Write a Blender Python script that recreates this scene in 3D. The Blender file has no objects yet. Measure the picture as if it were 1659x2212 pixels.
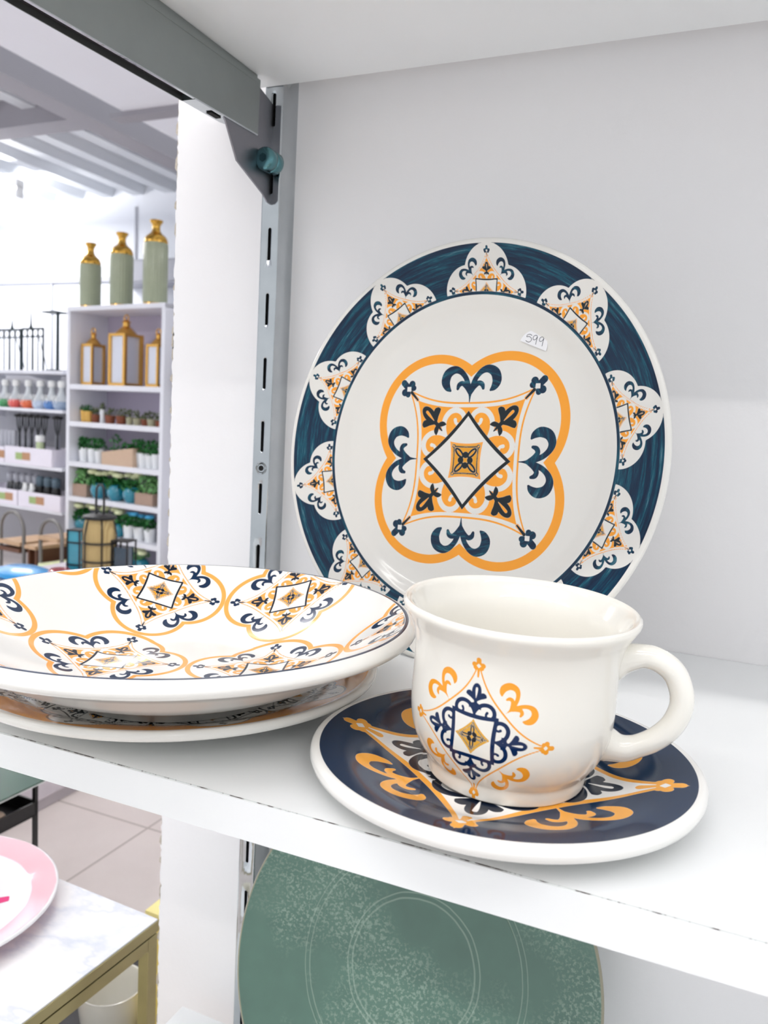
import bpy, math, random
import numpy as np
from mathutils import Vector, Matrix
random.seed(7); RNG = np.random.default_rng(7)
PI = math.pi
S = bpy.context.scene
COL = S.collection

# ------------------------------------------------------------------ camera, world, lights, exposure
YAW, PITCH, ROLL = 0.40631, 0.111776, 0.053368
CAM = Vector((0.0, -0.57421, 0.1516))
def cam_axes():
    w = Vector((-math.sin(YAW)*math.cos(PITCH), math.cos(YAW)*math.cos(PITCH), -math.sin(PITCH)))
    r = Vector((math.cos(YAW), math.sin(YAW), 0)); u = r.cross(w)
    c, s = math.cos(ROLL), math.sin(ROLL)
    return r*c+u*s, u*c-r*s, w
_r, _u, _w = cam_axes()
cd = bpy.data.cameras.new('camera'); cam = bpy.data.objects.new('camera', cd); COL.objects.link(cam)
cam.matrix_world = Matrix(((_r.x, _u.x, -_w.x, CAM.x), (_r.y, _u.y, -_w.y, CAM.y), (_r.z, _u.z, -_w.z, CAM.z), (0, 0, 0, 1)))
cd.sensor_fit = 'HORIZONTAL'; cd.sensor_width = 36.0; cd.lens = 36.0*1737.2/1659.0
cd.clip_start = 0.02; cd.clip_end = 60
cd.dof.use_dof = True; cd.dof.focus_distance = 0.41; cd.dof.aperture_fstop = 24.0
S.camera = cam
S.view_settings.view_transform = 'Standard'; S.view_settings.look = 'None'
S.view_settings.exposure = 0.22; S.view_settings.gamma = 1.0; S.view_settings.use_curve_mapping = False
wd = bpy.data.worlds.new('shop_daylight'); S.world = wd; wd.use_nodes = True
bg = wd.node_tree.nodes['Background']; bg.inputs[0].default_value = (0.93, 0.96, 1.0, 1); bg.inputs[1].default_value = 0.80
CEIL_Z, FLOOR_Z = 1.9, -1.15
def area(name, loc, sx, sy, power, rot=(0, 0, 0), color=(1, 0.98, 0.96)):
    l = bpy.data.lights.new(name, 'AREA'); l.shape = 'RECTANGLE'; l.size = sx; l.size_y = sy; l.energy = power; l.color = color
    o = bpy.data.objects.new(name, l); o.location = loc; o.rotation_euler = rot; COL.objects.link(o); return o
TUBES = [(-0.3, -1.15), (1.1, -1.15), (-1.7, -1.15), (-0.3, -2.3), (1.1, -2.3), (-1.7, -2.3), (-1.5, 1.2), (-6.0, 4.3), (-5.2, 1.2), (-1.4, 3.2)]
for i, (x, y) in enumerate(TUBES):
    pw = 6.5 if i < 6 else (8 if x > -2 else 34); up = pw*.55 if i < 6 else 44
    area('tube_light', (x, y, CEIL_Z-0.125), 1.2, 0.05, pw)
    area('ceiling_fill_up', (x, y, CEIL_Z-0.10), 1.2, 0.03, up, (PI, 0, 0))  # added upward fill lamp that brightens the ceiling

# ------------------------------------------------------------------ helpers
def tag(o, label=None, cat=None, group=None, kind=None):
    if label: o['label'] = label
    if cat: o['category'] = cat
    if group: o['group'] = group
    if kind: o['kind'] = kind
    return o
def empty(name, loc=(0, 0, 0), rz=0.0, mat=None):
    o = bpy.data.objects.new(name, None); COL.objects.link(o); o.empty_display_size = 0.02
    if mat is not None: o.matrix_world = mat
    else: o.location = loc; o.rotation_euler = (0, 0, rz)
    return o
def thing(name, label, cat, loc=(0, 0, 0), rz=0.0, group=None, mat=None):
    return tag(empty(name, loc, rz, mat), label, cat, group)
class MB:
    def __init__(s): s.v = []; s.f = []; s.mi = []
    def add(s, vs, fs, mi=0):
        b = len(s.v); s.v.extend([tuple(v) for v in vs]); s.f.extend([tuple(b+i for i in f) for f in fs]); s.mi.extend([mi]*len(fs)); return s
    def box(s, x0, x1, y0, y1, z0, z1, mi=0):
        vs = [(x, y, z) for z in (z0, z1) for y in (y0, y1) for x in (x0, x1)]
        return s.add(vs, [(0, 2, 3, 1), (4, 5, 7, 6), (0, 1, 5, 4), (2, 6, 7, 3), (0, 4, 6, 2), (1, 3, 7, 5)], mi)
    def tube(s, pts, r, n=8, mi=0, caps=True, closed=False):
        pts = [Vector(p) for p in pts]; rs = r if isinstance(r, (list, tuple)) else [r]*len(pts)
        m = len(pts); vs = []; up = None
        for i, p in enumerate(pts):
            if closed: t = (pts[(i+1) % m]-pts[i-1]).normalized()
            else: t = (pts[min(i+1, m-1)]-pts[max(i-1, 0)]).normalized()
            if up is None: up = Vector((0, 0, 1)) if abs(t.z) < 0.9 else Vector((1, 0, 0))
            a = t.cross(up).normalized(); b = a.cross(t).normalized(); up = b
            for k in range(n):
                q = 2*PI*k/n; vs.append(p+rs[i]*(math.cos(q)*a+math.sin(q)*b))
        fs = []
        for i in range(m if closed else m-1):
            j = (i+1) % m
            for k in range(n):
                k2 = (k+1) % n; fs.append((i*n+k, i*n+k2, j*n+k2, j*n+k))
        if caps and not closed: fs += [tuple(range(n))[::-1], tuple((m-1)*n+k for k in range(n))]
        return s.add(vs, fs, mi)
    def lathe(s, prof, n=32, c=(0, 0, 0), mi=0, sc=(1, 1)):
        vs = []; fs = []; idx = []
        for (r, z) in prof:
            if r < 1e-6: idx.append([len(vs)]); vs.append((c[0], c[1], c[2]+z))
            else:
                idx.append(list(range(len(vs), len(vs)+n)))
                vs += [(c[0]+r*sc[0]*math.cos(2*PI*k/n), c[1]+r*sc[1]*math.sin(2*PI*k/n), c[2]+z) for k in range(n)]
        for a, b in zip(idx[:-1], idx[1:]):
            for k in range(n):
                k2 = (k+1) % n
                if len(a) == 1 and len(b) == 1: continue
                if len(a) == 1: fs.append((a[0], b[k], b[k2]))
                elif len(b) == 1: fs.append((a[k], b[0], a[k2]))
                else: fs.append((a[k], b[k], b[k2], a[k2]))
        return s.add(vs, fs, mi)
    def prism(s, poly, axis, a, b, mi=0):
        n = len(poly)
        def P(p, t):
            return {'x': (t, p[0], p[1]), 'y': (p[0], t, p[1]), 'z': (p[0], p[1], t)}[axis]
        vs = [P(p, a) for p in poly]+[P(p, b) for p in poly]
        fs = [tuple(range(n)), tuple(range(2*n-1, n-1, -1))]+[(i, i+n, (i+1) % n+n, (i+1) % n) for i in range(n)]
        return s.add(vs, fs, mi)
    def obj(s, name, mats, parent=None, smooth=False, bevel=0, recalc=True, sharp=40):
        me = bpy.data.meshes.new(name); me.from_pydata([tuple(v) for v in s.v], [], s.f)
        if not isinstance(mats, (list, tuple)): mats = [mats]
        for m in mats: me.materials.append(m)
        me.polygons.foreach_set('material_index', s.mi)
        if recalc:
            import bmesh
            bm = bmesh.new(); bm.from_mesh(me); bmesh.ops.recalc_face_normals(bm, faces=bm.faces); bm.to_mesh(me); bm.free()
        me.update()
        if smooth:
            me.polygons.foreach_set('use_smooth', [True]*len(me.polygons))
            try: me.set_sharp_from_angle(angle=math.radians(sharp))
            except Exception: pass
        o = bpy.data.objects.new(name, me); COL.objects.link(o)
        if parent: o.parent = parent
        if bevel:
            b = o.modifiers.new('bevel', 'BEVEL'); b.width = bevel; b.segments = 2; b.limit_method = 'ANGLE'
        return o
def copy_tree(o, parent=None):
    c = o.copy(); COL.objects.link(c); c.parent = parent
    for ch in list(o.children): copy_tree(ch, c)
    return c

# ------------------------------------------------------------------ materials
def srgb(r, g=None, b=None):
    if g is None: g = b = r
    f = lambda c: (c/255/12.92 if c/255 <= 0.04045 else ((c/255+0.055)/1.055)**2.4)
    return (f(r), f(g), f(b), 1.0)
def new_mat(name):
    m = bpy.data.materials.new(name); m.use_nodes = True
    return m, m.node_tree, m.node_tree.nodes['Principled BSDF']
def mix_rgb(nt, fac, a, b, blend='MIX'):
    n = nt.nodes.new('ShaderNodeMix'); n.data_type = 'RGBA'; n.blend_type = blend
    for sock, val in ((n.inputs[0], fac), (n.inputs[6], a), (n.inputs[7], b)):
        if isinstance(val, bpy.types.NodeSocket): nt.links.new(val, sock)
        else: sock.default_value = val
    return n.outputs[2]
def mathn(nt, op, a, b=0.0, c=None, clamp=False):
    n = nt.nodes.new('ShaderNodeMath'); n.operation = op; n.use_clamp = clamp
    for i, v in enumerate([a, b] + ([c] if c is not None else [])):
        if isinstance(v, bpy.types.NodeSocket): nt.links.new(v, n.inputs[i])
        else: n.inputs[i].default_value = v
    return n.outputs[0]
def noise(nt, scale, detail=3, rough=0.5, vec=None, stretch=None):
    n = nt.nodes.new('ShaderNodeTexNoise'); n.inputs['Scale'].default_value = scale; n.inputs['Detail'].default_value = detail; n.inputs['Roughness'].default_value = rough
    if vec is None:
        tc = nt.nodes.new('ShaderNodeTexCoord'); vec = tc.outputs['Object']
    if stretch:
        mp = nt.nodes.new('ShaderNodeMapping'); mp.inputs['Scale'].default_value = stretch; nt.links.new(vec, mp.inputs[0]); vec = mp.outputs[0]
    nt.links.new(vec, n.inputs['Vector']); return n.outputs['Fac']
def ramp(nt, fac, stops):
    n = nt.nodes.new('ShaderNodeValToRGB'); nt.links.new(fac, n.inputs[0]); e = n.color_ramp.elements
    while len(e) < len(stops): e.new(0.5)
    for el, (p, c) in zip(e, stops): el.position = p; el.color = c
    return n.outputs[0]
def bump(nt, bs, h, strength, dist):
    b = nt.nodes.new('ShaderNodeBump'); b.inputs['Strength'].default_value = strength; b.inputs['Distance'].default_value = dist
    nt.links.new(h, b.inputs['Height']); nt.links.new(b.outputs[0], bs.inputs['Normal'])
def simple(name, color, rough=0.5, metal=0.0, var=0.06, scale=30, coat=0.0, bumpd=0.0, spec=0.5, trans=0.0, ior=1.45, emit=None, estr=0):
    m, nt, bs = new_mat(name)
    f = noise(nt, scale, 3)
    dark = tuple(c*(1-var) for c in color[:3])+(1,); lite = tuple(min(1, c*(1+var)) for c in color[:3])+(1,)
    nt.links.new(mix_rgb(nt, f, dark, lite), bs.inputs['Base Color'])
    bs.inputs['Roughness'].default_value = rough; bs.inputs['Metallic'].default_value = metal
    bs.inputs['Coat Weight'].default_value = coat; bs.inputs['Coat Roughness'].default_value = 0.03
    bs.inputs['Specular IOR Level'].default_value = spec
    bs.inputs['Transmission Weight'].default_value = trans; bs.inputs['IOR'].default_value = ior
    if bumpd: bump(nt, bs, noise(nt, scale*6, 4), 0.5, bumpd)
    if emit: bs.inputs['Emission Color'].default_value = emit; bs.inputs['Emission Strength'].default_value = estr
    return m
WHITE_C = srgb(238, 236, 230)
M = {}
def wall_paint():
    m, nt, bs = new_mat('painted_wall')
    tc = nt.nodes.new('ShaderNodeTexCoord')
    big = noise(nt, 5, 3); base = mix_rgb(nt, big, srgb(244, 242, 243), srgb(249, 248, 248))
    sp = noise(nt, 60, 2, vec=tc.outputs['Object']); msk = ramp(nt, sp, [(0.0, (0, 0, 0, 1)), (0.79, (0, 0, 0, 1)), (0.83, (1, 1, 1, 1))])
    nt.links.new(mix_rgb(nt, mathn(nt, 'MULTIPLY', msk, 0.5), base, srgb(165, 158, 156)), bs.inputs['Base Color'])
    bs.inputs['Roughness'].default_value = 0.55
    h = mathn(nt, 'ADD', noise(nt, 90, 4), mathn(nt, 'MULTIPLY', noise(nt, 14, 2), 1.5)); bump(nt, bs, h, 0.35, 0.0012)
    return m
M['wall'] = wall_paint()
def board_mat():
    m, nt, bs = new_mat('white_melamine')
    nt.links.new(mix_rgb(nt, noise(nt, 12, 4), srgb(238, 240, 240), srgb(244, 246, 246)), bs.inputs['Base Color'])
    bs.inputs['Roughness'].default_value = 0.32; bs.inputs['Specular IOR Level'].default_value = 0.4
    bump(nt, bs, noise(nt, 900, 2), 0.12, 0.0002); return m
M['board'] = board_mat()
def glue_mat():
    m, nt, bs = new_mat('dark_glue_seam')
    f = noise(nt, 160, 3, 0.7); msk = ramp(nt, f, [(0.42, (0, 0, 0, 1)), (0.52, (1, 1, 1, 1))])
    nt.links.new(mix_rgb(nt, msk, srgb(70, 60, 55), srgb(215, 218, 216)), bs.inputs['Base Color']); bs.inputs['Roughness'].default_value = 0.7; return m
M['glue'] = glue_mat()
def chip_mat():
    m, nt, bs = new_mat('chipboard_core')
    nt.links.new(mix_rgb(nt, noise(nt, 300, 4, 0.7), srgb(150, 134, 112), srgb(232, 226, 216)), bs.inputs['Base Color']); bs.inputs['Roughness'].default_value = 0.9; return m
M['chip'] = chip_mat()
def chrome_mat():
    m, nt, bs = new_mat('zinc_steel')
    nt.links.new(mix_rgb(nt, noise(nt, 25, 4), srgb(168, 174, 178), srgb(206, 210, 212)), bs.inputs['Base Color'])
    bs.inputs['Metallic'].default_value = 1.0; bs.inputs['Roughness'].default_value = 0.12
    bump(nt, bs, noise(nt, 60, 3, stretch=(1, 1, 0.35)), 0.25, 0.0015); return m
M['chrome'] = chrome_mat()
M['steel'] = simple('grey_bracket_steel', srgb(152, 158, 156), 0.38, 1.0, 0.06, 40, bumpd=0.0001)
M['bolt'] = simple('teal_zinc_bolt', srgb(96, 140, 146), 0.25, 1.0, 0.1, 200)
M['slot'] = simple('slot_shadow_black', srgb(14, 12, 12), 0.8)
M['ceramic'] = simple('white_glaze', srgb(240, 239, 233), 0.12, 0, 0.008, 20, coat=0.6)
M['cup_glaze'] = simple('cream_glaze', srgb(243, 240, 231), 0.09, 0, 0.008, 20, coat=0.7)
M['sticker'] = simple('sticker_paper', srgb(250, 250, 252), 0.6, 0, 0.01)
M['ink'] = simple('grey_pen_ink', srgb(88, 90, 98), 0.6)
def pattern_mat(name, base, cols, width, streak=None, rough=0.1):
    """cols: colour for the R,G,B,A distance channels in paint order."""
    m, nt, bs = new_mat(name)
    at = nt.nodes.new('ShaderNodeAttribute'); at.attribute_name = 'pat'
    sp = nt.nodes.new('ShaderNodeSeparateColor'); nt.links.new(at.outputs['Color'], sp.inputs[0])
    ch = {'R': sp.outputs[0], 'G': sp.outputs[1], 'B': sp.outputs[2], 'A': at.outputs['Alpha']}
    cur = base
    for key, col in cols:
        fac = mathn(nt, 'MULTIPLY_ADD', ch[key], 1.0/width, 0.5, clamp=True)
        if key == 'G' and streak:
            tc = nt.nodes.new('ShaderNodeTexCoord'); sx = nt.nodes.new('ShaderNodeSeparateXYZ'); nt.links.new(tc.outputs['Object'], sx.inputs[0])
            ang = mathn(nt, 'ARCTAN2', sx.outputs[0], sx.outputs[1])
            rad = mathn(nt, 'SQRT', mathn(nt, 'ADD', mathn(nt, 'MULTIPLY', sx.outputs[0], sx.outputs[0]), mathn(nt, 'MULTIPLY', sx.outputs[1], sx.outputs[1])))
            cb = nt.nodes.new('ShaderNodeCombineXYZ'); nt.links.new(mathn(nt, 'MULTIPLY', ang, 1.3), cb.inputs[0]); nt.links.new(mathn(nt, 'MULTIPLY', rad, 150.0), cb.inputs[1])
            f = noise(nt, 2.2, 6, 0.7, vec=cb.outputs[0])
            col = ramp(nt, f, [(0.38, streak[0]), (0.5, streak[1]), (0.60, streak[2]), (0.72, streak[3])])
        cur = mix_rgb(nt, fac, cur, col)
    nt.links.new(cur, bs.inputs['Base Color']); bs.inputs['Roughness'].default_value = rough
    bs.inputs['Specular IOR Level'].default_value = 0.36
    return m
ORANGE, NAVY, BLACK, GOLD = srgb(255, 168, 52), srgb(12, 52, 84), srgb(20, 32, 38), srgb(236, 164, 40)
TEAL = srgb(14, 66, 92)
STREAK = [srgb(2, 30, 58), srgb(4, 46, 74), srgb(8, 84, 104), srgb(96, 138, 152)]
M['pat_plate'] = pattern_mat('dinner_plate_glaze', WHITE_C, [('R', ORANGE), ('A', GOLD), ('G', TEAL), ('B', BLACK)], 0.30, STREAK)
M['pat_bowl'] = pattern_mat('bowl_glaze', srgb(241, 240, 235), [('R', srgb(250, 172, 84)), ('A', GOLD), ('G', srgb(16, 42, 74)), ('B', srgb(18, 28, 42))], 0.30)
M['pat_saucer'] = pattern_mat('saucer_glaze', srgb(243, 242, 238), [('R', srgb(246, 172, 62)), ('G', srgb(8, 40, 72)), ('B', srgb(20, 30, 48)), ('A', GOLD)], 0.25)
M['pat_under'] = pattern_mat('salad_plate_glaze', WHITE_C, [('R', srgb(226, 150, 34)), ('A', GOLD), ('G', NAVY), ('B', BLACK)], 0.30)
M['pat_cup'] = pattern_mat('cup_glaze_print', srgb(243, 240, 231), [('R', srgb(248, 165, 50)), ('A', srgb(226, 170, 62)), ('G', srgb(12, 40, 82)), ('B', srgb(26, 28, 34))], 0.20)

# ------------------------------------------------------------------ printed pattern, evaluated as signed distances on the mesh vertices
def catmull(pts, per=5):
    P = np.array(pts, float); out = []
    Q = np.vstack([2*P[0]-P[1], P, 2*P[-1]-P[-2]])
    for i in range(1, len(Q)-2):
        for t in np.linspace(0, 1, per, endpoint=False):
            out.append(0.5*((2*Q[i])+(-Q[i-1]+Q[i+1])*t+(2*Q[i-1]-5*Q[i]+4*Q[i+1]-Q[i+2])*t*t+(-Q[i-1]+3*Q[i]-3*Q[i+1]+Q[i+2])*t**3))
    out.append(P[-1]); return np.array(out)
def stroke(x, y, pts, per=5):
    """signed distance (positive inside) of a tapered stroke; pts rows are (x, y, radius)"""
    Q = catmull(pts, per).astype(np.float32); best = np.full(x.shape, -9.0, np.float32)
    for a, b in zip(Q[:-1], Q[1:]):
        dx, dy = b[0]-a[0], b[1]-a[1]; L = dx*dx+dy*dy+1e-12
        t = np.clip(((x-a[0])*dx+(y-a[1])*dy)/L, 0, 1)
        d = np.sqrt((x-a[0]-t*dx)**2+(y-a[1]-t*dy)**2)
        best = np.maximum(best, a[2]+t*(b[2]-a[2])-d)
    return best
class Paint:
    def __init__(s, n): s.F = {c: np.full(n, -5.0, np.float32) for c in 'RGBA'}
    def put(s, idx, color, sd):
        for c in 'RGBA':
            if c == color: s.F[c][idx] = np.maximum(s.F[c][idx], sd)
            else: s.F[c][idx] = np.minimum(s.F[c][idx], -sd)
SCROLL = [(.60, .0, .004), (.66, .0, .012), (.72, .006, .024), (.785, .03, .030), (.86, .062, .028), (.925, .125, .032), (.945, .20, .042), (.905, .275, .052), (.825, .30, .052), (.76, .275, .036), (.725, .235, .012)]
HOOK = [(.70, .0, .024), (.765, .045, .028), (.80, .095, .026), (.785, .135, .026), (.745, .15, .016)]
SWIRL = [(.24, .255, .024), (.33, .282, .026), (.43, .275, .028), (.505, .215, .029), (.520, .130, .028), (.478, .062, .027), (.410, .048, .024), (.368, .090, .019), (.385, .140, .016), (.420, .152, .020)]
def motif(pt, X, Y, cx, cy, rot, u, st, clip=None):
    c, s = math.cos(rot), math.sin(rot); dx, dy = X-cx, Y-cy
    idx = np.nonzero(dx*dx+dy*dy < (1.42*u)**2)[0]
    if clip is not None: idx = idx[clip[idx]]
    if len(idx) == 0: return
    x = np.abs((dx[idx]*c+dy[idx]*s)/u).astype(np.float32); y = np.abs((-dx[idx]*s+dy[idx]*c)/u).astype(np.float32)
    a = np.maximum(x, y); b = np.minimum(x, y); D = (a+b)*0.70711; E = (a-b)*0.70711
    def put(col, sd):
        if col: pt.put(idx, col, sd*u)
    q = np.sqrt((a-.406)**2+(b-.406)**2)
    if st.get('quat'): put('W', (st['quat'] if st['quat'] < 1 else .725)-q)
    Q0 = st['quat'] if .5 < st.get('quat', 0) < 1 else .725
    if st.get('band'): put(st['band'], np.minimum(Q0-q, q-Q0+st.get('bandw', .095)))
    k = st.get('pinch', .08); h = st.get('h', .55)
    sq = lambda hh, kk: (hh+kk*(b/np.maximum(a, 1e-4))**3*(a/.63)**2)-a
    if st.get('area'): put(st['area'], sq(st.get('lh', .595), st.get('lk', .105)))
    if st.get('fill'): put(st['fill'], sq(h, k))
    if st.get('line'):
        w = st.get('lw', .009); ln = sq(st.get('lh', .595), st.get('lk', .105)); put(st['line'], w-np.abs(ln))
        put(st['line'], np.minimum(stroke(D, E, [(.90, 0, st.get('tip', .02)), (.99, 0, .018), (1.03, 0, .018)], 2), 1))
    if st.get('scroll'):
        z = st.get('sz', 0.0)
        put(st['scroll'], np.maximum(stroke(a-z, b, SCROLL), stroke(a-z, b, HOOK)))
    if st.get('fleur'):
        f = st.get('fd', 1.066)
        g = np.maximum.reduce([stroke(D, E, [(f+.045, 0, .035), (f+.095, 0, .036)], 1), .040-np.sqrt((D-f-.012)**2+(E-.062)**2), .030-np.sqrt((D-f+.035)**2+(E-.050)**2), .075-(np.abs(D-f)+E)])
        put(st['fleur'], g)
        if st.get('stem'): put(st['stem'], stroke(D, E, [(f-.17, 0, .009), (f-.05, 0, .017)], 1))
        put(st.get('hole', 'W'), .036-(np.abs(D-f)+E))
    si = st.get('si', 1.0)
    if st.get('swirl'): put(st['swirl'], stroke(a/si, b/si, [(p[0], p[1], p[2]*st.get('sr', 1)) for p in SWIRL]))
    if st.get('lis'):
        D0_, E0_ = D, E; ls = st.get('ls', 1.12); D, E = .60+(D-.60)/ls, E/ls
        lf = lambda hl, w: (1-np.sqrt(((D-.665)/hl)**2+(E/w)**2))*w
        put(st['lis'], np.maximum.reduce([lf(.098, .058), stroke(D, E, [(.56, 0, .018), (.60, .045, .026), (.628, .085, .034), (.620, .115, .012)], 3), stroke(D, E, [(.45, 0, .006), (.50, 0, .014), (.60, 0, .026)], 3), stroke(D, E, [(.52, .0, .016), (.495, .045, .024), (.465, .070, .006)], 3)]))
        put(st.get('lisin', 'R'), np.maximum(stroke(D, E, [(.585, 0, .003), (.66, 0, .013), (.70, 0, .014)], 2), -9)); D, E = D0_, E0_
    if st.get('dia'):
        T = .515*si-.03*4*a*b/np.maximum((a+b)**2, 1e-6); w = st.get('dw', .055)
        put(st['dia'], (T-a-b)*.7071); put('W', (T-w-a-b)*.7071)
    if st.get('inner'):
        i2 = lambda hh: hh+.02*(b/.19)**2-a
        put(st.get('icol', 'R'), i2(.172)); put('A', i2(.158))
        kk = st['inner']; put(kk, .006-np.abs(.137+.006*(b/.14)**2-a)); put(kk, .020-np.sqrt((D-.205)**2+E**2)); put('A', .011-np.sqrt((D-.205)**2+E**2))
        lf = lambda hl, w: (1-np.sqrt(((D-.105)/hl)**2+(E/w)**2))*w
        put(kk, np.maximum(lf(.070, .034), .034-np.sqrt((a-.055)**2+b**2))); put('A', np.minimum(lf(.045, .013), 1)); put('A', .010-D)
PLATE_ST = dict(quat=1, band='R', fill='R', line='R', lw=.010, scroll='G', fleur='G', stem='B', swirl='W', lis='B', dia='B', inner='B')
def pattern_lathe(name, prof_dense, prof_rest, n, mat, paint_fn, parent=None):
    """full body of revolution; prof_dense carries the print"""
    prof = list(prof_dense)+list(prof_rest); m = len(prof)
    r = np.array([p[0] for p in prof]); z = np.array([p[1] for p in prof])
    th = np.linspace(0, 2*PI, n, endpoint=False)
    X = (r[:, None]*np.cos(th)).ravel(); Y = (r[:, None]*np.sin(th)).ravel(); Z = np.repeat(z, n)
    i = np.arange(m-1)[:, None]*n; k = np.arange(n)[None]; k2 = (k+1) % n
    quads = np.stack([i+k, i+n+k, i+n+k2, i+k2], -1).reshape(-1, 4)
    me = bpy.data.meshes.new(name); nv = m*n
    me.vertices.add(nv+2); co = np.zeros((nv+2, 3), np.float32); co[:nv] = np.stack([X, Y, Z], 1); co[nv] = (0, 0, z[0]); co[nv+1] = (0, 0, z[-1])
    me.vertices.foreach_set('co', co.ravel())
    t1 = np.stack([np.full(n, nv), np.arange(n), (np.arange(n)+1) % n], 1); b0 = (m-1)*n
    t2 = np.stack([np.full(n, nv+1), b0+(np.arange(n)+1) % n, b0+np.arange(n)], 1)
    if r[0] > .001: t1 = t1[:0]   # open mouth
    loops = np.concatenate([quads.ravel(), t1.ravel(), t2.ravel()]).astype(np.int32)
    starts = np.concatenate([np.arange(len(quads))*4, len(quads)*4+np.arange(len(t1)+len(t2))*3]).astype(np.int32)
    me.loops.add(len(loops)); me.loops.foreach_set('vertex_index', loops)
    me.polygons.add(len(starts)); me.polygons.foreach_set('loop_start', starts)
    me.update(calc_edges=True); me.validate()
    me.polygons.foreach_set('use_smooth', np.ones(len(me.polygons), bool))
    me.materials.append(mat)
    pt = Paint(nv+2); paint_fn(pt, co[:, 0]*1000.0, co[:, 1]*1000.0, co[:, 2]*1000.0, np.concatenate([np.repeat(np.arange(m) < len(prof_dense), n), [True, False]]), np.concatenate([np.repeat(np.arange(m), n), [0, m-1]]))
    at = me.color_attributes.new('pat', 'FLOAT_COLOR', 'POINT')
    at.data.foreach_set('color', np.clip(np.stack([pt.F[c] for c in 'RGBA'], 1), -5, 5).astype(np.float32).ravel())
    o = bpy.data.objects.new(name, me); COL.objects.link(o)
    if parent: o.parent = parent
    return o
def resample(pts, step, smooth=2):
    """dense, corner-softened profile"""
    P = np.array(pts, float); P = catmull([tuple(p) for p in P], 12) if smooth else P
    d = np.concatenate([[0], np.cumsum(np.hypot(*np.diff(P[:, :2], axis=0).T))]); k = max(2, int(d[-1]/step))
    t = np.linspace(0, d[-1], k); return list(zip(np.interp(t, d, P[:, 0]), np.interp(t, d, P[:, 1])))

# ================================================================== SETTING
WALL_Y = 0.024
# near partition wall the shelving hangs on, its left edge roughly sawn
px0 = -0.4735
rag = []; z = FLOOR_Z
while z < CEIL_Z:
    rag.append((px0+random.choice([0, 0, 0, .0006, .0012, -.0005])+random.uniform(-.0004, .0006), z)); z += random.uniform(.0025, .006)
rag.append((px0, CEIL_Z))
mb = MB(); mb.prism([(1.6, FLOOR_Z)]+[(1.6, CEIL_Z)]+rag[::-1], 'y', WALL_Y, WALL_Y+.001)
wall = mb.obj('wall_near', M['wall']); tag(wall, kind='structure')
core = MB(); core.box(px0-.0004, 1.6, WALL_Y+.001, WALL_Y+.018, FLOOR_Z, CEIL_Z)
core = core.obj('trim_1', M['chip']); tag(core, kind='structure')
# chipped splinters of core standing past the laminate edge
ch = MB(); z = -1.0
while z < 1.2:
    h = random.uniform(.003, .012); d = random.uniform(.0004, .0020)
    ch.prism([(px0-d, z), (px0+.0006, z-h*.3), (px0+.0006, z+h), (px0-d*.6, z+h*.7)], 'y', WALL_Y-.0003, WALL_Y+.012); z += random.uniform(.008, .05)
ch = ch.obj('trim_2', M['chip']); tag(ch, kind='structure')

def floor_mat():
    m, nt, bs = new_mat('beige_floor_tile')
    tc = nt.nodes.new('ShaderNodeTexCoord'); br = nt.nodes.new('ShaderNodeTexBrick'); nt.links.new(tc.outputs['Object'], br.inputs['Vector'])
    br.offset = 0.0; br.inputs['Scale'].default_value = 1.0; br.inputs['Brick Width'].default_value = .6; br.inputs['Row Height'].default_value = .6; br.inputs['Mortar Size'].default_value = .004
    f = noise(nt, 4, 5, 0.6); col = mix_rgb(nt, f, srgb(200, 190, 185), srgb(226, 217, 212))
    nt.links.new(mix_rgb(nt, br.outputs['Fac'], col, srgb(170, 160, 154)), bs.inputs['Base Color']); bs.inputs['Roughness'].default_value = 0.3; return m
fl = MB(); fl.box(-5.0, 5.5, -4.0, 5.0, -.03, 0); fl = fl.obj('floor', floor_mat()); fl.location = (-1.573, 1.347, FLOOR_Z); tag(fl, kind='structure')
M['ceil'] = simple('ceiling_white', srgb(244, 246, 253), 0.7, 0, 0.02, 3)
M['ceil2'] = simple('ceiling_sheet', srgb(214, 218, 224), 0.6, 0, 0.03, 3)
M['beam'] = simple('ceiling_beam_grey', srgb(158, 156, 163), 0.6, 0, 0.03, 6)  # grey stands in for the shade on the beam's underside
RZ = -0.10
def RW(x, y): # room direction frame slightly turned from the shelf wall
    c, s = math.cos(RZ), math.sin(RZ); return (c*x-s*y, s*x+c*y)
# dropped white ceiling near the camera and a corrugated sheet ceiling behind the beam
c1 = MB(); c1.box(-2.87, 3.2, -3.2, 6.0, 0, .05); c1 = c1.obj('ceiling', M['ceil']); c1.location = (-.65, 0, CEIL_Z); tag(c1, kind='structure')
bm_ = MB(); bm_.box(-3.97, -3.79, -3.2, 5.2, 0, .22); bm_.box(-7.0, -3.97, 3.38, 3.55, 0, .2); bm_.box(-3.62, -2.9, 3.36, 3.46, -.03, 0)
bm_ = bm_.obj('trim_3', M['beam']); bm_.location = (0, 0, CEIL_Z); tag(bm_, kind='structure')
cs = MB(); x = -7.2
while x < -3.97:
    cs.prism([(x, .17), (x+.10, .17), (x+.13, .10), (x+.24, .10), (x+.27, .17), (x+.34, .17), (x+.34, .19), (x, .19)], 'y', -3.2, 5.2); x += .34
cs = cs.obj('trim_4', M['ceil2']); cs.location = (0, 0, CEIL_Z); tag(cs, kind='structure')
bw = MB(); bw.box(-7.2, 2.6, 5.2, 5.26, FLOOR_Z, CEIL_Z+.3); M['back'] = simple('back_wall_white', srgb(240, 243, 250), 0.6, 0, 0.01, 2)
tag(bw.obj('wall_back', M['back']), kind='structure')
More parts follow.
